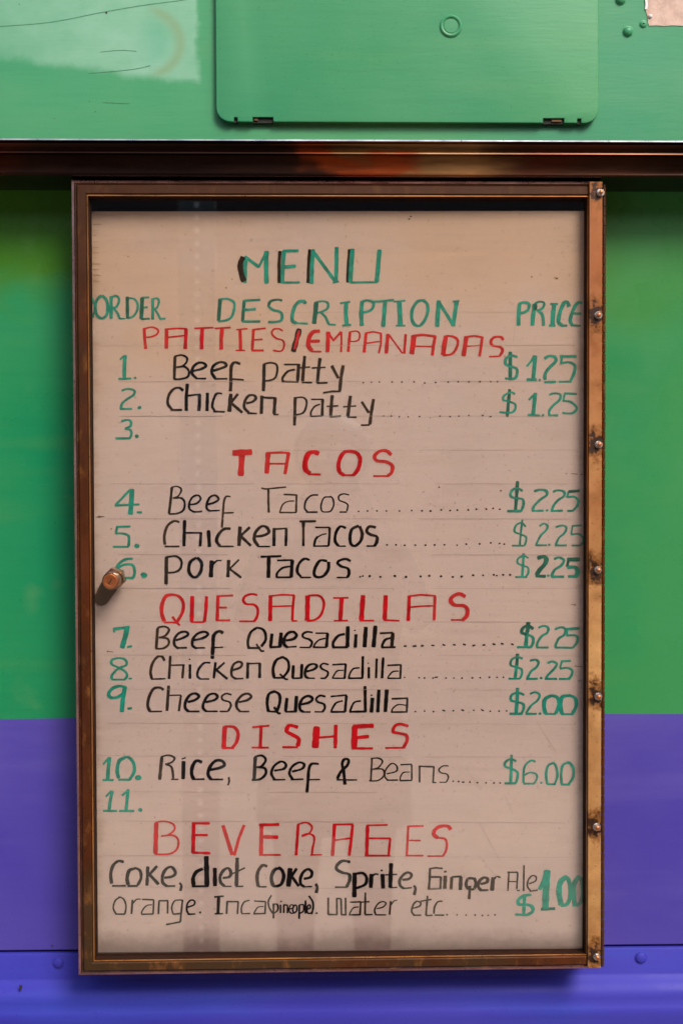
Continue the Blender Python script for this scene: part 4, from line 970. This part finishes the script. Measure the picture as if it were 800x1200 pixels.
# perforated steel post
gal = bronze('galvanised_steel', (0.16, 0.16, 0.165), (0.12, 0.12, 0.125), (0.07, 0.065, 0.06), 0.5, 0.6, 8.0).m
px0, py0, hw = -0.312, -2.20, 0.052
bm = bmesh.new()
box(bm, (px0 - hw, py0 - 0.03, 0), (px0 + hw, py0, 2.7), 0, 0.003)
for k in range(70):
    lathe(bm, (px0, py0 - 0.001, 0.06 + k * 0.036), (0, 1, 0), [(0.0075, 0), (0.0075, 0.0022), (0, 0.0022)], 12, 1)
tag(obj('sign_post', bm, [gal, PIN], origin=(px0, py0 - 0.015, 0)), 'grey steel post with a line of holes standing on the pavement', 'post')

# the photographer, arms raised to the camera
def person():
    ox, oy = 0.065, -2.12
    J = {'pelvis': (0, 0, .95, .135), 'waist': (0, 0, 1.08, .125), 'chest': (0, -.01, 1.26, .150), 'neck0': (0, 0, 1.43, .075), 'neck': (0, .01, 1.50, .055), 'jaw': (0, .035, 1.555, .062), 'head': (0, .02, 1.63, .088), 'crown': (0, .01, 1.70, .070)}
    for s, n in ((-1, 'l'), (1, 'r')):
        J['sh' + n] = (s * .17, 0, 1.40, .068); J['el' + n] = (s * .235, .10, 1.19, .047); J['wr' + n] = (s * .085, .235, 1.46, .030); J['pa' + n] = (s * .072, .250, 1.51, .030)
        J['hip' + n] = (s * .09, 0, .90, .105); J['kn' + n] = (s * .105, .015, .50, .066); J['an' + n] = (s * .11, -.01, .10, .045); J['ft' + n] = (s * .125, .13, .045, .042)
        for i in range(4):
            a = .012 + i * .017
            J[f'f{i}a{n}'] = (s * (.070 - .014 * i + .012), .262, 1.545 + .002 * i, .010); J[f'f{i}b{n}'] = (s * (.060 - .014 * i), .250 , 1.575 + .004 * (i % 2), .0085)
        J['th' + n] = (s * .052, .225, 1.545, .011)
    E = [('pelvis', 'waist'), ('waist', 'chest'), ('chest', 'neck0'), ('neck0', 'neck'), ('neck', 'jaw'), ('jaw', 'head'), ('head', 'crown')]
    for n in 'lr':
        E += [('chest', 'sh' + n), ('sh' + n, 'el' + n), ('el' + n, 'wr' + n), ('wr' + n, 'pa' + n), ('pelvis', 'hip' + n), ('hip' + n, 'kn' + n), ('kn' + n, 'an' + n), ('an' + n, 'ft' + n), ('pa' + n, 'th' + n)]
        for i in range(4): E += [('pa' + n, f'f{i}a{n}'), (f'f{i}a{n}', f'f{i}b{n}')]
    names = list(J)
    me = bpy.data.meshes.new('person_skeleton')
    me.from_pydata([J[k][:3] for k in names], [(names.index(a), names.index(b)) for a, b in E], [])
    t = bpy.data.objects.new('person_skeleton', me); C.objects.link(t)
    t.modifiers.new('skin', 'SKIN'); sv = me.skin_vertices[0].data
    for i, k in enumerate(names):
        sv[i].radius = (J[k][3], J[k][3] * (0.78 if k in ('pelvis', 'waist', 'chest') else 1)); sv[i].use_root = k == 'pelvis'
    ss = t.modifiers.new('smooth', 'SUBSURF'); ss.levels = ss.render_levels = 2
    dg = bpy.context.evaluated_depsgraph_get()
    m2 = bpy.data.meshes.new_from_object(t.evaluated_get(dg)); bpy.data.objects.remove(t); m2.name = 'person'
    skin = plain('skin', (0.42, 0.22, 0.15), 0.5).m; coat = plain('dark_jacket', (0.022, 0.022, 0.028), 0.85).m
    jean = plain('dark_trousers', (0.020, 0.022, 0.034), 0.85).m; shoe = plain('black_shoe', (0.01, 0.01, 0.01), 0.5).m
    for m in (skin, coat, jean, shoe): m2.materials.append(m)
    for p in m2.polygons:
        c = p.center; p.use_smooth = True
        hand = c.y > .215 and c.z > 1.44
        p.material_index = 0 if hand or c.z > 1.475 else 1 if c.z > .92 else 2 if c.z > .085 else 3
    o = bpy.data.objects.new('person', m2); C.objects.link(o); o.location = (ox, oy, 0)
    tag(o, 'person in long dark coat raising a camera to the face while facing the menu case', 'person')
    bm = bmesh.new(); bmesh.ops.create_uvsphere(bm, u_segments=24, v_segments=16, radius=0.108)
    for v in bm.verts: v.co = Vector((v.co.x * .98, v.co.y * 1.02 - .012, v.co.z * 1.02 + 1.665))
    bmesh.ops.delete(bm, geom=[v for v in bm.verts if v.co.y > .045 and v.co.z < 1.71], context='VERTS')
    bmesh.ops.translate(bm, verts=bm.verts, vec=o.location)
    obj('hair', bm, plain('dark_hair', (0.015, 0.009, 0.006), 0.6).m, o, smooth=60)
    bm = bmesh.new(); rows = []                       # long open-hemmed coat
    for z_, rx, ry in ((1.40, .150, .105), (1.34, .195, .135), (1.22, .205, .150), (1.08, .190, .145), (.95, .198, .150), (.80, .208, .155), (.64, .218, .160), (.635, .205, .148), (.80, .195, .143), (1.0, .180, .135)):
        rows.append([bm.verts.new((ox + rx * math.cos(2 * math.pi * k / 32) * (1 + .03 * math.sin(5 * 2 * math.pi * k / 32 + z_ * 4)), oy + .005 + ry * math.sin(2 * math.pi * k / 32), z_)) for k in range(32)])
    for A, B in zip(rows, rows[1:]):
        for k in range(32): bm.faces.new((A[k], A[(k + 1) % 32], B[(k + 1) % 32], B[k]))
    obj('coat', bm, coat, o, smooth=60)
    bm = bmesh.new()
    b0 = Vector((ox, oy + .245, 1.60))
    box(bm, b0 + Vector((-.065, -.03, -.045)), b0 + Vector((.065, .03, .045)), 0, .008)
    lathe(bm, b0 + Vector((0, .03, 0)), (0, 1, 0), [(.036, 0), (.036, .05), (.030, .055), (.028, .045), (0, .04)], 28)
    box(bm, b0 + Vector((-.022, -.02, .045)), b0 + Vector((.022, .022, .062)), 0, .005)
    tag(obj('photo_camera', bm, plain('black_camera_body', (0.012, 0.012, 0.013), 0.4).m, origin=b0, smooth=35), 'black camera held up in front of the face of the person', 'camera')
person()
